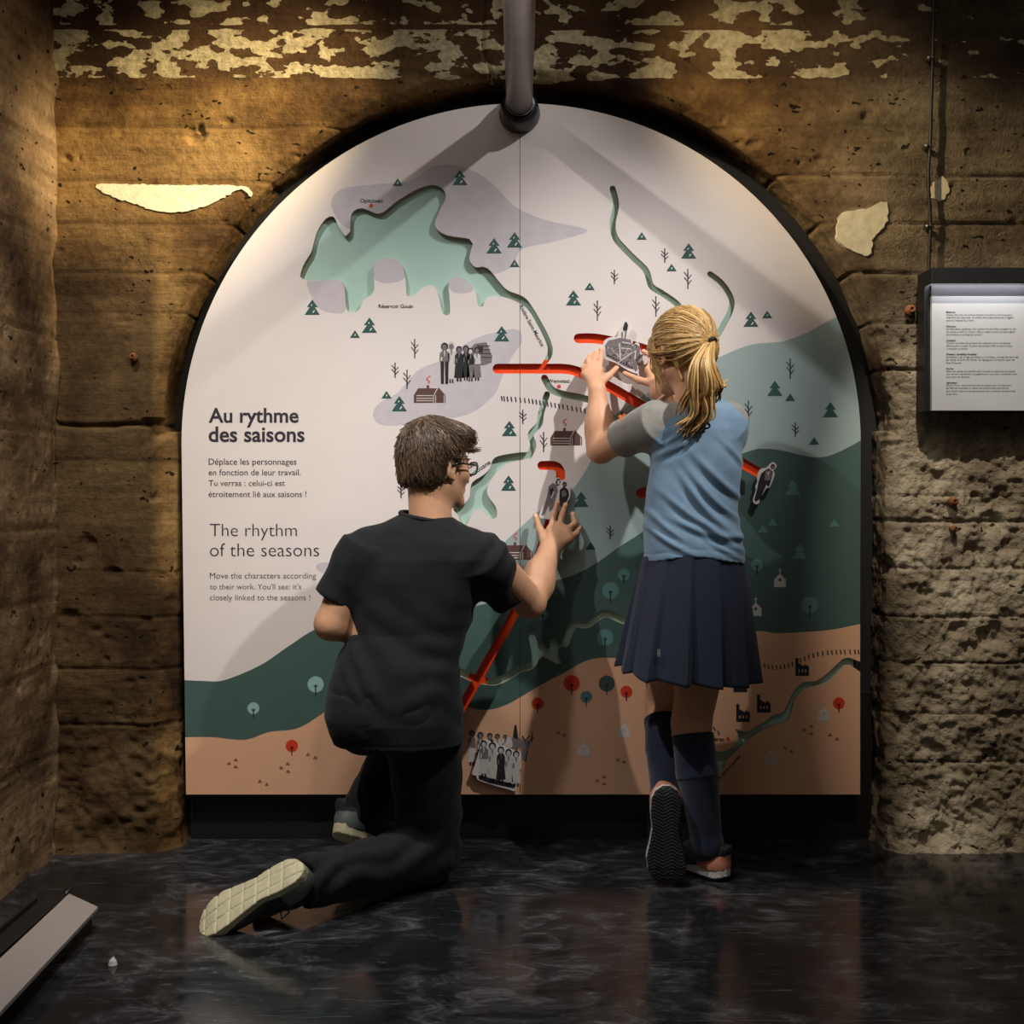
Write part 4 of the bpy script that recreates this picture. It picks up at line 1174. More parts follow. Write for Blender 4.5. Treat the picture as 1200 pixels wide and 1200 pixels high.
    cb.tube([tuple(c0+np.array([.066*math.cos(a), .056*math.sin(a), .010*math.cos(a)*-1+.006*math.sin(a)])) for a in np.linspace(0, 2*math.pi, 40)], .006, 8, 0, False)
    cb.build('neckband', M_TEE, tee, True)
    # trousers
    M_PANT = M('black_denim', (0.009, 0.009, 0.0105), .8, var=.25, vscale=50, bump=.3, bscale=500, spec=.25, sheen=.05)
    G = Field((-.62, 2.56, 0.0), (-.08, 3.19, .66), .0044)
    G.apply(loft([(.385, -.345, 2.845, .118, .112), (.44, -.335, 2.835, .150, .128), (.50, -.325, 2.838, .158, .128), (.555, -.315, 2.855, .138, .098), (.60, -.312, 2.86, .118, .085)], 2.2))
    G.apply(ell((-.375, 2.80, .445), (.095, .09, .10)), .04); G.apply(ell((-.265, 2.80, .445), (.09, .09, .10)), .03)
    G.apply(cap(rh, (-.232, 2.89, .10), .102, .078), .04); G.apply(cap((-.232, 2.89, .08), (-.235, 2.90, .12), .076), .02)
    G.apply(cyl((-.232, 2.885, .078), ra+(ra-rk)*.10, .074, .060), .03)
    G.apply(cap(lh, lk, .098, .070), .04); G.apply(cyl(lk, la+(la-lk)*.12, .068, .054), .03)
    def gdisp(V):
        f = .004*np.sin(75*(V[:, 2]-.6*V[:, 0])+6*vnoise(V, 7, 2))*np.exp(-((V[:, 2]-.12)/.10)**2) + .0045*fbm(V, 13, 3, 5)
        fl = np.clip(.012-V[:, 2], 0, .02); return f*(V[:, 2] > .012)
    V, Q = G.nets(); N_ = normals(V, Q); V = V+N_*gdisp(V)[:, None]; V[:, 2] = np.maximum(V[:, 2], .002)
    pants = mesh_np('trousers', V, Q, M_PANT, root)
    bl = MB(); bl.tube([tuple(np.array([-.312+.112*math.cos(a), 2.86+.080*math.sin(a), .596])) for a in np.linspace(0, 2*math.pi, 40)], .013, 8, 0, False)
    bl.build('waistband', M_PANT, pants, True)
    # shoes
    M_SOLE = M('sole_cream', S(196, 186, 150), .6, var=.14, vscale=25, bump=.1)
    M_UP = M('shoe_knit_black', S(30, 31, 33), .75, var=.25, vscale=60, bump=.3, bscale=400)
    M_ACC = M('shoe_grey_panel', S(92, 98, 92), .6, var=.1)
    M_LC = M('lace_black', S(24, 24, 26), .7, var=.1)
    hx = np.array([-.497, 2.572, .150]); tx = np.array([-.735, 2.560, .016])
    d = tx-hx; n = np.array([.30, .62, -.66])             # up out of the shoe points away from the sole
    mats = [M_SOLE, M_UP, M_ACC, M_LC]
    for org, Rm, lab in ((hx, basis(d, n), 'shoe lying on its toe with the cream sole showing'), (np.array([-.480, 2.915, .112]), basis((.16, .13, -.092), (.40, .75, .55)), 'planted shoe with the heel lifted')):
        s_ = empty('shoe', tuple(org)); s_.parent = root; s_.matrix_parent_inverse = Matrix.Translation(-Vector(root.location))
        tag(s_, lab)
        make_shoe(s_, float(np.linalg.norm(d)), Rm, org, mats, 'blocks', 1.04)
    # hair: a cap under layered short tufts
    K = Field(H.c-.16, H.c+.18, .003)
    K.apply(H.ell((0, -.016, .046), (.085, .102, .088)))
    K.apply(H.ell((0, -.045, -.010), (.076, .066, .085)), .03)
    K.apply(H.ell((0, .050, .088), (.062, .044, .034)), .03)
    def cut(a, nrm): 
        q = half(H.p(*a), H.R@np.array(nrm, float), H.c-.2, H.c+.2)
        return q
    # face opening, ears and nape
    def face(X, Y, Z):
        x, y, zz = X-H.c[0], Y-H.c[1], Z-H.c[2]; R = H.R; k = H.k
        r = (x*R[0,0]+y*R[1,0]+zz*R[2,0])/k; f = (x*R[0,1]+y*R[1,1]+zz*R[2,1])/k; u = (x*R[0,2]+y*R[1,2]+zz*R[2,2])/k
        a = np.maximum(.022-f, u-.052)                 # front below the fringe
        b = np.maximum(np.maximum(-.022-f, u-.022), .045-np.abs(r))     # around the ears
        c = np.maximum(u+.075+.2*f, -1.0)              # below the nape
        return np.minimum(np.minimum(a, b), c)*k
    K.apply((face, H.c-.2, H.c+.2), .008, 's')
    V, Q = K.nets()
    crown = H.p(.005, -.055, .125)
    loc = (V-H.c)@H.R/H.k
    ang = np.arctan2(loc[:, 0], loc[:, 1]+.055)
    V2 = V + normals(V, Q)*(.0022*np.sin(ang*46+4*vnoise(V, 20, 2))+.003*vnoise(V, 45, 7))[:, None]
    hair = mesh_np('hair', V2, Q, M_HAIR_B, root, True, None, {'strand': ang*24+vnoise(V, 25, 3)*2})
    Nn = normals(V, Q); sel = RNG.choice(len(V), 2600, replace=False); paths = []
    for i in sel:
        b = V[i]; nn = Nn[i]; t = b-crown; t = t-nn*(t@nn); L = np.linalg.norm(t)
        if L < .004: continue
        t /= L; t = t+.35*np.cross(nn, t)*(.6+.6*random.random()); t /= np.linalg.norm(t)
        l = random.uniform(.022, .042)*(.55 if loc[i, 2] < -.02 else 1)
        pts = [b-nn*.002, b+t*l*.33+nn*.0018, b+t*l*.68+nn*.0010-np.array([0, 0, .001]), b+t*l-nn*(.002-.004*random.random())-np.array([0, 0, .002])]
        paths.append((pts, random.uniform(.0008, .0016)))
    V, Fc, at = strands(paths, 0)
    mesh_np('hair_tufts', V, Fc, M_HAIR_B, hair, True, None, {'strand': at})
    # glasses
    M_GL = M('glasses_black', S(22, 22, 24), .3, var=0); g = MB()
    for q in (-1, 1):
        c = (q*.033, .101, .004)
        pts = [H.p(c[0]+.024*math.copysign(abs(math.cos(a))**.7, math.cos(a)), c[1]-.006*abs(math.cos(a))*(q*math.cos(a) > 0), c[2]+.017*math.copysign(abs(math.sin(a))**.7, math.sin(a))) for a in np.linspace(0, 2*math.pi, 29)]
        g.tube(pts, .0022, 8, 0, False)
        g.tube([H.p(q*.057, .097, .010), H.p(q*.074, .075, .010), H.p(q*.082, .010, .008), H.p(q*.081, -.012, -.004)], .0024, 8)
    g.tube([H.p(-.010, .104, .007), H.p(0, .108, .010), H.p(.010, .104, .007)], .002, 8)
    gl = g.build('glasses', M_GL, root, True)
    gm = bpy.data.materials.new('lens_glass'); gm.use_nodes = True; bs = gm.node_tree.nodes['Principled BSDF']
    bs.inputs['Transmission Weight'].default_value = 1; bs.inputs['Roughness'].default_value = .02; bs.inputs['IOR'].default_value = 1.1
    ln = MB()
    for q in (-1, 1):
        ring = [H.p(q*.033+.023*math.cos(a), .1005, .004+.0165*math.sin(a)) for a in np.linspace(0, 2*math.pi, 24)[:-1]]
        ln.poly(ring)
    ln.build('lens', gm, gl)
    M_EYE = M('eye_white', S(225, 220, 214), .15, var=0); M_IRIS = M('iris_brown', S(58, 38, 26), .15, var=0)
    for q in (-1, 1):
        e = MB(); c = H.p(q*.031, .0735, .008)
        e.lathe([(.0001, .0115), (.006, .0098), (.0098, .006), (.0115, 0), (.0098, -.006), (.0001, -.0115)], c, H.R[:, 1], 16, 0)
        e.lathe([(.0001, .0120), (.0035, .0114), (.0052, .0105)], c, H.R[:, 1], 16, 1)
        e.build('eye', [M_EYE, M_IRIS], root, True)
    return root

# =================================================================== the standing girl
def girl():
    Yg = 2.88
    p = lambda x, y, Y=Yg: P(x, y, Y)
    root = empty('person', (.44, 2.88, 0.0))
    tag(root, 'standing person with blond ponytail, blue T-shirt and navy pleated skirt', 'person')
    H = Frame(p(799, 414, 2.905), math.radians(-32), math.radians(-8), 0, .88)
    F = Field((.14, 2.76, -.01), (.64, 3.19, 1.50), .0032)
    sculpt_head(F, H)
    F.apply(cap(H.p(0, -.035, -.04), p(812, 486, 2.88), .040, .047), .03)
    F.apply(loft([(.72, .442, 2.89, .115, .088), (.85, .438, 2.89, .095, .070), (.97, .438, 2.895, .090, .062), (1.08, .436, 2.90, .095, .060), (1.15, .434, 2.895, .100, .050), (1.19, .434, 2.888, .060, .04)]), .03)
    # left arm
    ls, le, lw = p(768, 495, 2.87), p(704, 527, 3.055), p(700, 458, 3.085)
    F.apply(cap(ls, le, .038, .036), .02); F.apply(cap(le, lw, .036, .0245), .012)
    F.apply(ell(le*.62+lw*.38, (.036, .036, .055)), .03)
    kn = [p(702, 434, 3.125), p(696.5, 431, 3.127), p(690.5, 433, 3.122), p(686, 439, 3.115)]
    fg = [[p(704, 420, 3.148), p(704.8, 409, 3.163)], [p(696, 419, 3.146), p(699, 412, 3.163)], [p(689, 423, 3.14), p(692, 416, 3.16)], [p(684, 431, 3.135), p(687, 424, 3.155)]]
    th = [p(704, 449, 3.10), p(713, 441, 3.125), p(722.5, 431, 3.155)]
    sculpt_hand(F, lw, kn, fg, th, .0080, .0108)
    # right arm, mostly hidden by the head
    rs, re, rw = p(848, 494, 2.885), np.array([.548, 3.075, 1.075]), p(772, 460, 3.06)
    F.apply(cap(rs, re, .037, .035), .02); F.apply(cap(re, rw, .036, .0235), .012)
    kn2 = [p(760.5, 434, 3.108), p(766, 431, 3.112), p(772, 432, 3.112), p(777, 437, 3.105)]
    fg2 = [[p(764, 418, 3.14), p(754, 411.5, 3.162)], [p(771, 415, 3.145), p(762, 406, 3.164)], [p(778, 419, 3.142), p(770, 409, 3.163)], [p(783, 428, 3.135), p(778, 419, 3.158)]]
    th2 = [p(763, 449, 3.085), p(749, 445.5, 3.12), p(732, 437.5, 3.158)]
    sculpt_hand(F, rw, kn2, fg2, th2, .0080, .0108)
    # legs
    rh, rk, rc, ra = p(832, 700, 2.89), p(810, 848, 2.935), p(817, 905, 2.90), p(829, 990, 2.915)
    lh, lk, lc, la = p(790, 700, 2.89), np.array([.388, 3.065, .425]), np.array([.384, 2.985, .32]), np.array([.376, 2.915, .205])
    F.apply(cap(rh, rk, .078, .050), .03); F.apply(cap(rk, rc, .047, .047), .02); F.apply(cap(rc, ra, .046, .033), .02)
    F.apply(cap(lh, lk, .078, .049), .03); F.apply(cap(lk, lc, .046, .046), .02); F.apply(cap(lc, la, .046, .033), .02)
    F.apply(cap(ra, ra+np.array([-.07, .09, -.055]), .030, .022), .02)
    F.apply(cap(la, la+np.array([0, -.03, -.12]), .030, .022), .02)
    sculpt('body', F, M_SKIN_G, root)
    nails('fingernail', [(q[-1]+np.array([0, -.0075, .001]), q[-1]-q[-2], (0, -1, .2)) for q in fg+fg2+[th, th2]], M('nail_girl', S(238, 188, 160), .3, var=0), root)
    br = MB(); wv = (rw-re)/np.linalg.norm(rw-re); c = rw-wv*.012; u = np.cross(wv, [0, 0, 1.]); u /= np.linalg.norm(u); v_ = np.cross(wv, u)
    br.tube([tuple(c+(u*math.cos(a)+v_*math.sin(a))*.0285) for a in np.linspace(0, 2*math.pi, 33)], .0022, 8, 0, False)
    br.build('bracelet', M('bracelet_white', S(232, 226, 222), .5, var=0), root, True)
    # raglan T-shirt
    M_BLUE = M('blue_jersey', S(120, 147, 170), .8, var=.06, vscale=50, bump=.2, bscale=700, spec=.25, sheen=.2)
    M_GREY = M('grey_jersey', S(142, 138, 130), .85, var=.08, vscale=60, bump=.2, bscale=700, spec=.25, sheen=.2)
    T = Field((.20, 2.74, .77), (.66, 3.06, 1.26), .0036)
    def z(y): return CAMZ-(y-CY)*Yg/FPX
    def sec(y, xl, xr, ry, cy): a = (xl-CX)*Yg/FPX; b = (xr-CX)*Yg/FPX; return (z(y), (a+b)/2, cy, (b-a)/2, ry)
    T.apply(loft([sec(668, 755, 873, .108, 2.885), sec(648, 756, 872, .106, 2.885), sec(625, 754, 869, .100, 2.885), sec(600, 755, 863, .095, 2.885), sec(575, 758, 866, .094, 2.885), sec(550, 762, 869, .094, 2.888), sec(525, 764, 868, .092, 2.888), sec(505, 761, 868, .086, 2.888), sec(490, 766, 862, .072, 2.888), sec(479, 782, 848, .058, 2.888), sec(471, 791, 837, .050, 2.888)], 2.35))
    T.apply(cap(p(774, 497, 2.875), p(768, 503, 2.885), .047), .03)
    T.apply(cyl(ls-(le-ls)*.05, ls+(le-ls)*.60, .054, .051), .035)
    T.apply(cap(p(850, 496, 2.885), p(852, 506, 2.90), .047), .03)
    T.apply(cyl(rs-(re-rs)*.05, rs+(re-rs)*.55, .054, .050), .035)
    T.apply(cyl(H.p(0, -.035, -.06), p(812, 477, 2.883), .040, .046), .004, 's')
    bx = ((.1, 2.6, .7), (.7, 3.2, 1.3))
    T.apply((lambda X, Y, Z: Z - (z(661) - .20*(X-.44)**1 - .55*np.abs(X-.44)**2 + 0*Y), *bx), 0, 's') if False else None
    gx, gy, gz = T.grid(tuple(slice(0, k) for k in T.n))
    T.a = np.maximum(T.a, (z(651)-.095*np.maximum(np.abs(gx-.43)-.03, 0)*np.where(gx > .43, 1.7, 1.6)*1.2)-gz)
    def tdisp(V):
        x, y, zz = V.T
        back = 1/(1+np.exp((y-2.90)/.02))
        # drag folds from the waist up to the right shoulder blade, and bunching above the hem
        def fold(x0, z0, x1, z1, wd, amp, ln=.02):
            dx, dz = x1-x0, z1-z0; L = math.hypot(dx, dz); ux, uz = dx/L, dz/L
            s_ = (x-x0)*ux+(zz-z0)*uz; t = -(x-x0)*uz+(zz-z0)*ux + .012*np.sin(s_*18)
            en = 1/(1+np.exp(-s_/ln))/(1+np.exp((s_-L)/ln))
            return amp*en*(np.exp(-(t/wd)**2) - .7*np.exp(-((t+wd*1.7)/wd)**2))
        f = 0
        wx_ = lambda a: (a-CX)*Yg/FPX
        for a, b, c_, d_, wd, am in ((800,568,850,620,.010,.010),(808,560,862,606,.009,.008),(815,542,866,580,.010,.008),(785,588,838,618,.009,.009),(757,598,792,622,.008,.007),(758,618,802,640,.008,.008),(795,612,870,628,.009,.009),(812,602,868,642,.009,.008),(846,524,872,540,.008,.006),(775,520,790,508,.007,.006),(770,534,800,512,.008,.007),(825,632,868,648,.007,.006)):
            f = f + fold(wx_(a), z(b), wx_(c_), z(d_), wd, am)
        f = np.clip(f, -.011, .011)*back*.85 + .0022*fbm(V, 16, 2, 6)
        # shoulder-blade hollow on the left and arm crease
        f = f - .005*np.exp(-(((x-.385)/.035)**2+((zz-1.03)/.07)**2))*back + .008*np.exp(-(((x-.49)/.04)**2+((zz-1.07)/.05)**2))*back
        hem = z(645)-.095*np.maximum(np.abs(x-.43)-.03, 0)*np.where(x > .43, 1.7, 1.6)*1.2
        f = f - .0014*np.exp(-((zz-hem-.006)/.0022)**2)
        return f
    def tmi(C):
        x, y, zz = C.T
        # raglan seams run from the collar down to the armpits
        qx = CX+x*FPX/Yg; qy = CY-(zz-CAMZ)*FPX/Yg
        l = (qx < 799-(qy-476)*.72-6*np.sin(np.clip((qy-476)/57, 0, 1)*3.1)) & (qy < 548)
        r = (qx > 849+(qy-466)*.92) & (qy < 540)
        return np.where(l | r, 1, 0)
    tee = sculpt('tshirt', T, [M_BLUE, M_GREY], root, tmi, None, tdisp)
    cb = MB(); c0 = p(813, 473, 2.886)
    cb.tube([tuple(c0+np.array([.050*math.cos(a), .047*math.sin(a), .006*math.sin(a)])) for a in np.linspace(0, 2*math.pi, 36)], .0045, 8, 0, False)
    cb.build('neckband', M_GREY, tee, True)
    pt = MB(); c = ls+(le-ls)*.46+.0545*np.array([-.35, -.55, .76])
    for k in range(5):
        a = k*2*math.pi/5; pt.poly([tuple(c+np.array([0, -.001*k, 0])), tuple(c+.011*np.array([math.cos(a-.5), -.2, math.sin(a-.5)])), tuple(c+.015*np.array([math.cos(a), -.2, math.sin(a)])), tuple(c+.011*np.array([math.cos(a+.5), -.2, math.sin(a+.5)]))])
    tag(pt.build('sleeve_patch', M('orange_patch', S(230, 120, 40), .7, var=.1), tee), 'small orange flower patch')
    # pleated skirt
    M_SK = M('navy_twill', S(36, 41, 58), .75, var=.08, vscale=70, bump=.25, bscale=600, spec=.3, sheen=.1)
    nA, nZ, PL = 420, 44, 12
    V = []
    for lay in (0, 1):
        for i in range(nZ):
            t = i/(nZ-1)
            for j in range(nA):
                a = 2*math.pi*j/nA
                cx_ = .440-.010*t; rx = .127+.044*t**.85; ry = .102+.048*t**.9
                ph = (j*PL/nA+.15) % 1.0
                saw = (ph-.5) if ph < .88 else (.38-(ph-.88)/.12*.88)
                amp = (.004+.024*t)*(1+.3*math.sin(3*a+1))
                wv_ = .012*t*math.sin(2*a+.7)+.006*t*math.sin(5*a)
                rr = 1+(saw*amp+wv_)/.14
                if lay: rr -= .02
                zt = z(641)-.030*max(0, abs(math.cos(a))-.2); zb = z(790)-.016*math.cos(a)+.010*math.sin(a)-.006*saw
                V.append((cx_+rx*rr*math.cos(a), 2.885+ry*rr*math.sin(a), zt+(zb-zt)*t))
    Q = []
    for lay in (0, 1):
        b = lay*nA*nZ
        for i in range(nZ-1):
            for j in range(nA):
                q = (b+i*nA+j, b+(i+1)*nA+j, b+(i+1)*nA+(j+1) % nA, b+i*nA+(j+1) % nA)
                Q.append(q if not lay else q[::-1])
    b = nA*nZ; i = nZ-1
    for j in range(nA): Q.append((i*nA+j, b+i*nA+j, b+i*nA+(j+1) % nA, i*nA+(j+1) % nA))
    sk = mesh_np('skirt', np.array(V), np.array(Q, dtype=np.int32), M_SK, root)
    tb = MB(); q = p(746.5, 757, 2.86); q[1] -= .135
    sb = MB(); sb.box((-.004, -.001, -.009), (.004, .001, .009), 0, Matrix.Rotation(.6, 3, 'Z'), (.337, 2.755, .605))
    tag(sb.build('skirt_tag', M('tag_grey', S(140, 142, 142), .6, var=.1), sk), 'small grey woven tag')
    # knee socks
    M_SO = M('navy_knit', S(30, 36, 58), .8, var=.1, vscale=60, bump=.3, bscale=500, spec=.25, sheen=.3)
    for nm, a_, b_, c_, d_ in (('sock', rk, rc, ra, ra+np.array([-.05, .06, -.045])), ('sock', lk, lc, la, la+np.array([0, -.02, -.09]))):
        G = Field(np.minimum.reduce([a_, b_, c_, d_])-.08, np.maximum.reduce([a_, b_, c_, d_])+.08, .0035)
        top = b_+(a_-b_)*(.78 if nm and a_ is rk else .62)
        G.apply(cyl(top, b_+(b_-top)*.15, .0535, .0540)); G.apply(cap(b_, c_, .0535, .0385), .006); G.apply(cap(c_, d_, .037, .029), .02)
        s_ = sculpt('sock', G, M_SO, root)
        dirv = (a_-b_)/np.linalg.norm(a_-b_); u = np.cross(dirv, [1, 0, 0.]); u /= np.linalg.norm(u); v2 = np.cross(dirv, u)
        cf = MB()
        for k in (0, .007, .014): cf.tube([tuple(top-dirv*(.003+k)+(u*math.cos(t)+v2*math.sin(t))*.0522) for t in np.linspace(0, 2*math.pi, 33)], .0034, 6, 0, False)
        cf.build('sock_cuff', M_SO, s_, True)
    # trainers
    M_SW = M('sole_white', S(206, 196, 186), .5, var=.08, vscale=30); M_SB = M('tread_black', S(30, 29, 29), .65, var=.2, vscale=30)
    M_UP = M('trainer_knit_black', S(22, 23, 27), .8, var=.25, vscale=60, bump=.3, bscale=400)
    M_PK = M('trainer_peach', S(202, 128, 102), .7, var=.08); M_LC = M('lace_grey', S(120, 116, 110), .7, var=.1)
    L = .250
    for org, Rm, lab in ((np.array([.368, 2.838, .256]), basis((-.004, -.02, -1), (.02, 1, -.02)), 'shoe balanced on its toe with dark chevron tread showing'), (np.array([.530, 2.885, .004]), basis((-.62, .72, 0), (0, 0, 1)), 'flat shoe with white midsole and peach heel')):
        s_ = empty('shoe', tuple(org)); s_.parent = root; s_.matrix_parent_inverse = Matrix.Translation(-Vector(root.location)); tag(s_, lab)
        so, up = make_shoe(s_, L, Rm, org, [M_SW, M_UP, M_PK, M_LC], 'chevron', 1.22 if 'tread' in lab else 1.0)
        me = so.data; me.materials.append(M_SB)
        co = np.empty(len(me.vertices)*3, dtype=np.float32); me.vertices.foreach_get('co', co); co = (co.reshape(-1, 3)-org)@Rm
        mi = np.array([1 if co[list(f.vertices)].mean(0)[2] < .0075+.012*max(0, (co[f.vertices[0]][0]/L-.75)/.25)**2+.006*max(0, (.12-co[f.vertices[0]][0]/L)/.12)**2 else 0 for f in me.polygons], dtype=np.int32)
        me.polygons.foreach_set('material_index', mi)
    # hair
    tie = H.p(.012, -.112, .012)
    K = Field(H.c-.17, H.c+.17, .003)
    K.apply(H.ell((0, -.014, .042), (.084, .104, .091)))
    K.apply(H.ell((0, -.05, -.005), (.074, .062, .075)), .03)
    K.apply(H.ell((0, .045, .02), (.081, .05, .055)), .02)
    def face(X, Y, Z):
        x, y, zz = X-H.c[0], Y-H.c[1], Z-H.c[2]; R = H.R; k = H.k
        r = (x*R[0,0]+y*R[1,0]+zz*R[2,0])/k; f = (x*R[0,1]+y*R[1,1]+zz*R[2,1])/k; u = (x*R[0,2]+y*R[1,2]+zz*R[2,2])/k
        a = np.maximum(np.maximum(.05-f, u-.075), np.abs(r)-.062)
        b = np.maximum(np.maximum(-.024-f, u+.004), .05-np.abs(r))
        c = u+.058+.35*(f+.05)
        return np.minimum(np.minimum(a, b), c)*k
    K.apply((face, H.c-.2, H.c+.2), .010, 's')
    V, Q = K.nets()
    loc = (V-H.c)@H.R/H.k; rel = loc-np.array([.012, -.112, .012])
    ang = np.arctan2(rel[:, 0], rel[:, 2])
    V2 = V+normals(V, Q)*(.0016*np.sin(ang*60+5*vnoise(V, 15, 2))+.0016*np.sin(ang*27+2))[:, None]
    hair = mesh_np('hair', V2, Q, M_HAIR_G, root, True, None, {'strand': ang*30+vnoise(V, 10, 3)*1.2})
    # combed strands lying on the cap, running back to the tie
    Nn = normals(V, Q); sel = RNG.choice(len(V), 520, replace=False); paths = []
    ctr = H.p(0, -.014, .03)
    for i in sel:
        if loc[i, 1] < -.085: continue
        a = V[i]-ctr; b = tie-ctr; la_, lb_ = np.linalg.norm(a), np.linalg.norm(b); pts = []
        for t in np.linspace(0, 1, 9):
            q = a/la_*(1-t)+b/lb_*t+1e-6; q /= np.linalg.norm(q)
            # ride on the surface of the hair cap ellipsoid
            ql = q@H.R; rr = 1/math.sqrt((ql[0]/.084)**2+(ql[1]/.104)**2+(ql[2]/.091)**2)*H.k
            base = H.p(0, -.014, .042)
            dd = (ctr+q*la_*(1-t)+q*lb_*t)
            o_ = dd-base; ol = o_@H.R; k0 = math.sqrt((ol[0]/.084)**2+(ol[1]/.104)**2+(ol[2]/.091)**2)/H.k
            if k0 > 1e-3 and ol[2] > -.03: dd = base+o_/k0*(1.012+.02*math.sin(3*t))
            pts.append(dd)
        paths.append((pts, random.uniform(.0012, .0024)))
    # loose locks in front of and over the ear
    for k in range(16):
        q0 = H.p(-.080-.003*random.random(), .02+.03*random.random(), .05-.03*random.random())
        q1 = H.p(-.086, .012+.03*random.random(), .0); q2 = H.p(-.080, .008+.04*random.random(), -.045); q3 = H.p(-.066, .0+.05*random.random(), -.085-.03*random.random())
        paths.append((smooth3([q0, q1, q2, q3]), random.uniform(.0012, .0022)))
    for k in range(10):
        q0 = H.p(-.070, -.04-.02*random.random(), -.03); q1 = H.p(-.066+.01*random.random(), -.05, -.065); q2 = H.p(-.055+.02*random.random(), -.045, -.098)
        paths.append((smooth3([q0, q1, q2]), random.uniform(.001, .0016)))
    V, Fc, at = strands(paths, 0)
    mesh_np('hair_strands', V, Fc, M_HAIR_G, hair, True, None, {'strand': at})
    paths = []
    for k in range(230):
        a = random.uniform(0, 2*math.pi); rr = math.sqrt(random.random()); ca, sa = math.cos(a)*rr, math.sin(a)*rr
        ends = random.random()
        tipx = 816+26*ca+ (10 if ca > .3 else 0)*ends; tipy = 515-45*max(0, ca)-34*ends*(1-.2*ca)-8*abs(sa)
        S1 = tie+np.array([.010*ca, .006*sa-.004, .009*sa])
        S2 = p(824+13*ca, 424, 2.775+.016*sa); S3 = p(826+22*ca, 452, 2.775+.026*sa); S4 = p(828+23*ca+3*math.sin(k), 485, 2.785+.022*sa); S5 = p(tipx, tipy, 2.79+.015*sa)
        if tipy < 490: S4 = (S3+S5)/2
        paths.append((smooth3([S1, S2, S3, S4, S5], 5, .004), random.uniform(.0020, .0040)))
    V, Fc, at = strands(paths, 0, 6)
    pony = mesh_np('ponytail', V, Fc, M_HAIR_G, hair, True, None, {'strand': at})
    tm = MB(); ax = H.R@np.array([0.1, -.5, -.9]); ax /= np.linalg.norm(ax); u = np.cross(ax, [0, 0, 1.]); u /= np.linalg.norm(u); v2 = np.cross(ax, u)
    for k in (-.002, .002): tm.tube([tuple(tie+ax*(.006+k)+(u*math.cos(t)+v2*math.sin(t))*.0135) for t in np.linspace(0, 2*math.pi, 25)], .0022, 7, 0, False)
    tm.build('hair_tie', M('hair_tie_brown', S(40, 28, 22), .7, var=.1), hair, True)
    M_EYE = M('eye_white_girl', S(225, 220, 214), .15, var=0); M_IRIS = M('iris_blue', S(70, 90, 110), .15, var=0)
    for q in (-1, 1):
        e = MB(); c = H.p(q*.031, .0735, .008); k = H.k
        e.lathe([(.0001, .0115*k), (.006*k, .0098*k), (.0098*k, .006*k), (.0115*k, 0), (.0098*k, -.006*k), (.0001, -.0115*k)], c, H.R[:, 1], 16, 0)
        e.lathe([(.0001, .0120*k), (.0035*k, .0114*k), (.0052*k, .0105*k)], c, H.R[:, 1], 16, 1)
        e.build('eye', [M_EYE, M_IRIS], root, True)
    return root

def smooth3(pts, k=4, jit=.0):
    p_ = [np.array(q, float) for q in pts]; out = []
    for i in range(len(p_)-1):
        a, b, c, d = p_[max(i-1, 0)], p_[i], p_[i+1], p_[min(i+2, len(p_)-1)]
        for j in range(k):
            t = j/k; out.append(.5*(2*b+(c-a)*t+(2*a-5*b+4*c-d)*t*t+(3*b-a-3*c+d)*t**3))
    out.append(p_[-1])
    if jit:
        f1, f2 = random.uniform(0, 6), random.uniform(0, 6); n = len(out)
        for i, q in enumerate(out):
            wv = jit*(i/n); q += np.array([wv*math.sin(f1+i*.55), wv*.6*math.cos(f2+i*.5), 0])
    return out
boy(); girl()
# ------------------------------------------------------------------ pipe over the map, info panel, cable, bolts, floor fixture
M_STEEL = M('pipe_galvanised', S(150, 142, 140), .42, .85, var=.10, vscale=30, bump=.06)
M_COLLAR = M('collar_black', (0.012, 0.012, 0.013), .35, var=.1)
pz, r0 = 2.075, .0365
pr = empty('pipe', (-.003, 3.2, pz))
tag(pr, 'grey steel pipe coming out of a black collar at the top of the map', 'pipe')
px0 = -.003
pb = MB()
path = [(px0, 3.192, pz), (px0, 2.42, pz+.012)]
path += [(px0, 2.42-.10*math.sin(a), pz+.012+.10*(1-math.cos(a))) for a in np.linspace(.15, math.pi/2, 10)] + [(px0, 2.32, 2.9)]
pb.tube(path, r0, 40)
pb.build('pipe_run', M_STEEL, pr, True)
cb = MB()
cb.lathe([(r0+.001, .072), (.046, .070), (.052, .052), (.056, .02), (.058, 0.002), (.0, 0.0005)], (px0, 3.1985, pz-.008), (0, -1, 0), 48)
cb.build('collar', M_COLLAR, pr, True)
rg = MB(); rg.tube([(px0+(r0+.0015)*math.cos(a), 3.128, pz+(r0+.0015)*math.sin(a)) for a in np.linspace(0, 2*math.pi, 41)], .0016, 6, 0, False)
tag(rg.build('seal_ring', M('seal_grey', S(150, 150, 150), .4, .5), pr, True), 'thin pale ring where the pipe leaves the collar')

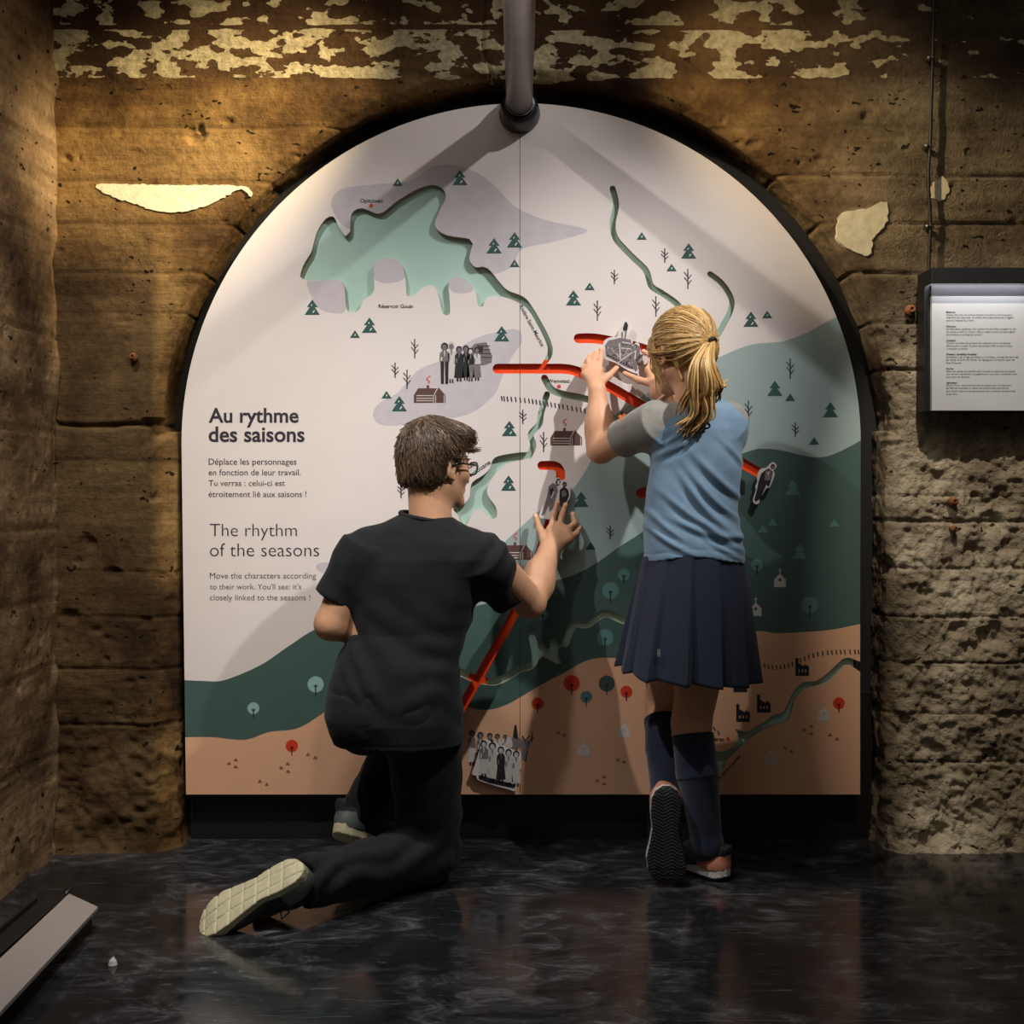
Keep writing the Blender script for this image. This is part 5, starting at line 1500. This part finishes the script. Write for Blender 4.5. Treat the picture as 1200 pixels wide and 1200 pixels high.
# info panel with its hooded lamp
YI = 3.035
def I3(px, py, dy=0.0): q = P(px, py, YI); return (q[0], YI+dy, q[2])
x0, zt = I3(1092, 347)[0], I3(0, 347)[2]; x1, zb = I3(1212, 0)[0], I3(0, 481)[2]
ip = empty('info_panel', (x0, YI, zb))
tag(ip, 'white text panel in a black housing with a light strip, on the right wall', 'sign')
M_HOUS = M('housing_black', S(22, 22, 25), .4, var=.1); M_BOARD = M('sign_white', S(186, 188, 191), .5, var=.01)
M_INK2 = M('sign_ink', S(26, 26, 30), .6, var=0)
hb = MB(); hb.box((x0-.016, YI+.012, zb-.002), (x1+.016, 3.10, zt+.068))
bevel(hb.build('housing', M_HOUS, ip), .002)
bb = MB(); bb.box((x0, YI, zb), (x1, YI+.0125, zt), 0)
lines = [(378, 10.5, 1, 'Bûcheron'), (399, 77, 0, 'Pendant des mois, les hommes abattent des arbres en forêt, souvent'), (421, 79, 0, 'très loin de chez eux. Ils vivent dans des camps et y logent'), (443, 33, 0, 'tout au long de leur hiver.'),
 (489, 11.5, 1, 'Débardeur'), (510, 82, 0, 'Le débardeur, guidé par son cheval, tire les billes coupées du lieu'), (532, 80.5, 0, 'de coupe au bord du chemin. Elles y restent jusqu\'à ce que la glace'), (554, 42, 0, 'soit fondue au printemps suivant.'),
 (600, 11, 1, 'Cuisinière'), (620, 75, 0, 'Toute la journée, elle prépare les repas de toute une équipe'), (642, 77, 0, 'affamée par le travail. À partir des années 1920, de plus en plus'), (664, 25.5, 0, 'y travaillent en famille.'),
 (708, 36, 1, 'Draveur, travailleur forestier'), (730, 84.5, 0, 'Le draveur, qui dirige les billes sur la rivière, vit avec les hommes'), (752, 80, 0, 'du camp. À la fin de l\'hiver, ils rejoignent le moulin avec les'), (775, 18, 0, 'billes flottantes.'),
 (819, 8.5, 1, 'Ouvrier'), (841, 81, 0, 'Dans les usines, ils transforment le bois en pâte puis en papier'), (862, 83, 0, 'jour et nuit. Les femmes s\'y joignent peu à peu pour remplacer ceux'), (885, 28, 0, 'partis dans les chantiers.'),
 (930, 13, 1, 'Agriculteur'), (950, 76, 0, 'Durant l\'hiver, quand les hommes sont partis pour les chantiers,'), (972, 73, 0, 'les femmes prennent la relève de la ferme avec les enfants,'), (995, 81, 0, 'puis chacun retrouve sa place quand vient le temps des semences'), (1018, 13, 0, 'et des foins.')]
for y, wd, bold, t in lines: text(t, 1108.8, 310+y/6.67, wd, 1, .03 if bold else 0.0, to=lambda a, b: I3(a, b, -.0006), mb=bb)
bb.build('sign_face', [M_BOARD, M_INK2], ip)
gb = MB(); gb.box((x0, YI+.004, zt+.001), (x1, YI+.012, zt+.030))
gb.build('reflector', M('reflector_steel', S(84, 84, 88), .5, .6, var=.08), ip)
hd = MB()
hd.box((x0-.016, YI-.045, zt+.052), (x1+.016, YI+.014, zt+.068)); hd.box((x0-.016, YI-.045, zt+.026), (x1+.016, YI-.041, zt+.053))
hd.box((x0-.016, YI-.041, zt+.028), (x0-.012, YI+.014, zt+.053))
bevel(hd.build('lamp_hood', M_HOUS, ip), .001, 1)
sb = MB(); sb.box((x0+.004, YI-.0405, zt+.030), (x1, YI-.0345, zt+.036))
M_LED = M('led_strip', S(240, 232, 245), .4, var=0, emit=(1.0, .92, 1.0), estr=2.5)
sb.build('led_strip', M_LED, ip)
lo = bpy.data.lights.new('sign_lamp', 'AREA'); lo.shape = 'RECTANGLE'; lo.size = x1-x0; lo.size_y = .012; lo.energy = .26; lo.color = (.97, .97, 1.0)
lob = bpy.data.objects.new('sign_lamp', lo); lob.location = ((x0+x1)/2, YI-.030, zt+.046); lob.rotation_euler = Vector((0, .10, -.22)).to_track_quat('-Z', 'Y').to_euler(); COL.objects.link(lob)

# cable with clips running down to the info panel
M_CABLE = M('cable_black', (0.010, 0.010, 0.010), .5, var=.1)
cpts = [(1095, -60), (1094, 0), (1093.5, 40), (1093, 68), (1092, 100), (1091, 140), (1090, 170), (1088, 205), (1089, 235), (1090.5, 264), (1089, 295), (1088, 330)]
cb = MB(); cb.tube([P(x, y, 3.108) for x, y in smoothline(cpts, False, 8)], .0045, 10)
tag(cb.build('cable', M_CABLE, None, True), 'thin black cable running down the wall to the info panel', 'cable')
M_CLIP = M('clip_steel', S(130, 128, 124), .3, .9, var=.1)
for i, ((x, y), lab) in enumerate((((1088, 69), 'steel cable clip nearest the ceiling, beside the plaster flakes'), ((1085, 172), 'second steel cable clip from the top of the cable'), ((1086, 266), 'steel cable clip midway between two clips above the info panel'), ((1084, 324), 'lowest steel cable clip, at the info panel\'s top corner'))):
    c = P(x, y, 3.112); k = MB()
    k.lathe([(.0001, .012), (.005, .011), (.0075, .006), (.008, 0), (.008, -.01)], c, (0, -1, 0), 16)
    r = empty('cable_clip', tuple(c)); tag(r, lab, 'clip', 'clips along the wall cable')
    k.build('screw_head', M_CLIP, r, True)
    s_ = MB(); q = P(x+6, y, 3.106); s_.tube([c+np.array([.004, 0, 0]), (c+q)/2+np.array([0, -.008, .003]), q+np.array([.004, -.003, 0]), q+np.array([.008, .008, 0])], .002, 6)
    s_.build('strap', M_CLIP, r, True)
# rusty anchors left in the concrete
M_RUST = M('rusted_iron', S(128, 80, 48), .9, .2, var=.35, vscale=90, bump=.4, bscale=200)
for x, y, rr, lab in ((157, 419, .011, 'rusty bolt in the left wall pier, above the cracked joint'), (1066, 364, .014, 'rusty ring bolt in the wall just left of the info panel'), (1116, 588, .012, 'rusty anchor in the rough wall under the info panel'), (1117, 620, .009, 'small rusty stud below the anchor in the rough right wall')):
    c = P(x, y, 3.125); k = MB()
    k.lathe([(.0001, .014), (rr*.35, .014), (rr*.38, .020), (rr*.55, .021), (rr*.6, .013), (rr, .012), (rr*1.1, .006), (rr, -.004), (rr*.9, -.02)], c, (.05, -1, .08), 12)
    tag(k.build('rusty_bolt', M_RUST, None, True), lab, 'bolt')
# low grey-topped fixture on the floor by the left wall
fx = empty('floor_fixture', (-1.03, 2.2, 0)); tag(fx, 'long grey-topped floor light fixture with dark channel along the left wall', 'floor fixture')
M_PLATE = M('plate_grey', S(150, 138, 130), .6, var=.05, vscale=80, bump=.1, bscale=400); M_CHAN = M('channel_black', (0.012, 0.011, 0.010), .45, var=.2)
a, b, c, d = [np.array(q) for q in ((-1.062, 2.66), (-.962, 2.575), (-.930, 1.5), (-1.040, 1.5))]
k = MB(); ht, hb_ = .052, .044
top = [(*q, ht) for q in (a, b, c, d)]; bot = [(*q, hb_) for q in (a, b, c, d)]
k.poly(top[::-1]); k.poly(bot)
for i in range(4): j = (i+1) % 4; k.poly([top[i], top[j], bot[j], bot[i]])
k.build('cover_plate', M_PLATE, fx)
k = MB(); k.box((-1.145, 1.5, .0), (-1.064, 2.665, .030)); k.box((-1.075, 1.5, .0), (-1.066, 2.665, .050)); k.box((-1.145, 1.5, .0), (-1.138, 2.665, .042)); k.build('channel', M_CHAN, fx)
k = MB(); k.box((-1.04, 1.52, 0), (-.985, 2.60, .044)); k.build('body_rail', M_CHAN, fx)
k = MB(); k.tube([(-1.07, 2.655, .048), (-1.068, 2.675, .056), (-1.075, 2.685, .050)], .006, 8); k.build('end_latch', M_CHAN, fx, True)
cp = [(-1.20, 2.3, .012), (-1.205, 2.42, .012), (-1.19, 2.50, .012), (-1.16, 2.53, .012), (-1.148, 2.53, .02)]
k = MB(); k.tube(smooth3(cp, 6), .009, 8); tag(k.build('power_lead', M_CABLE, fx, True))
# crumb of mortar on the floor
k = MB(); o = Vector((-.86, 2.383, .0)); rgc = np.random.default_rng(5)
vs = [(o.x+.011*math.cos(t)*rgc.uniform(.7, 1.1), o.y+.009*math.sin(t)*rgc.uniform(.7, 1.1), .001) for t in np.linspace(0, 2*math.pi, 9)[:-1]]
v2 = [(o.x+(v[0]-o.x)*.75, o.y+(v[1]-o.y)*.75, .009+rgc.uniform(-.001, .003)) for v in vs]; ap = (o.x+.002, o.y, .019)
b0 = len(k.V); k.V += vs+v2+[ap]
for i in range(8):
    j = (i+1) % 8; k.F += [(i, j, 8+j, 8+i), (8+i, 8+j, 16)]; k.M += [0, 0]
tag(k.build('mortar_crumb', M('crumb_white', S(200, 196, 188), .8, var=.1)), 'small white mortar crumb on the black floor beside the fixture', 'crumb')
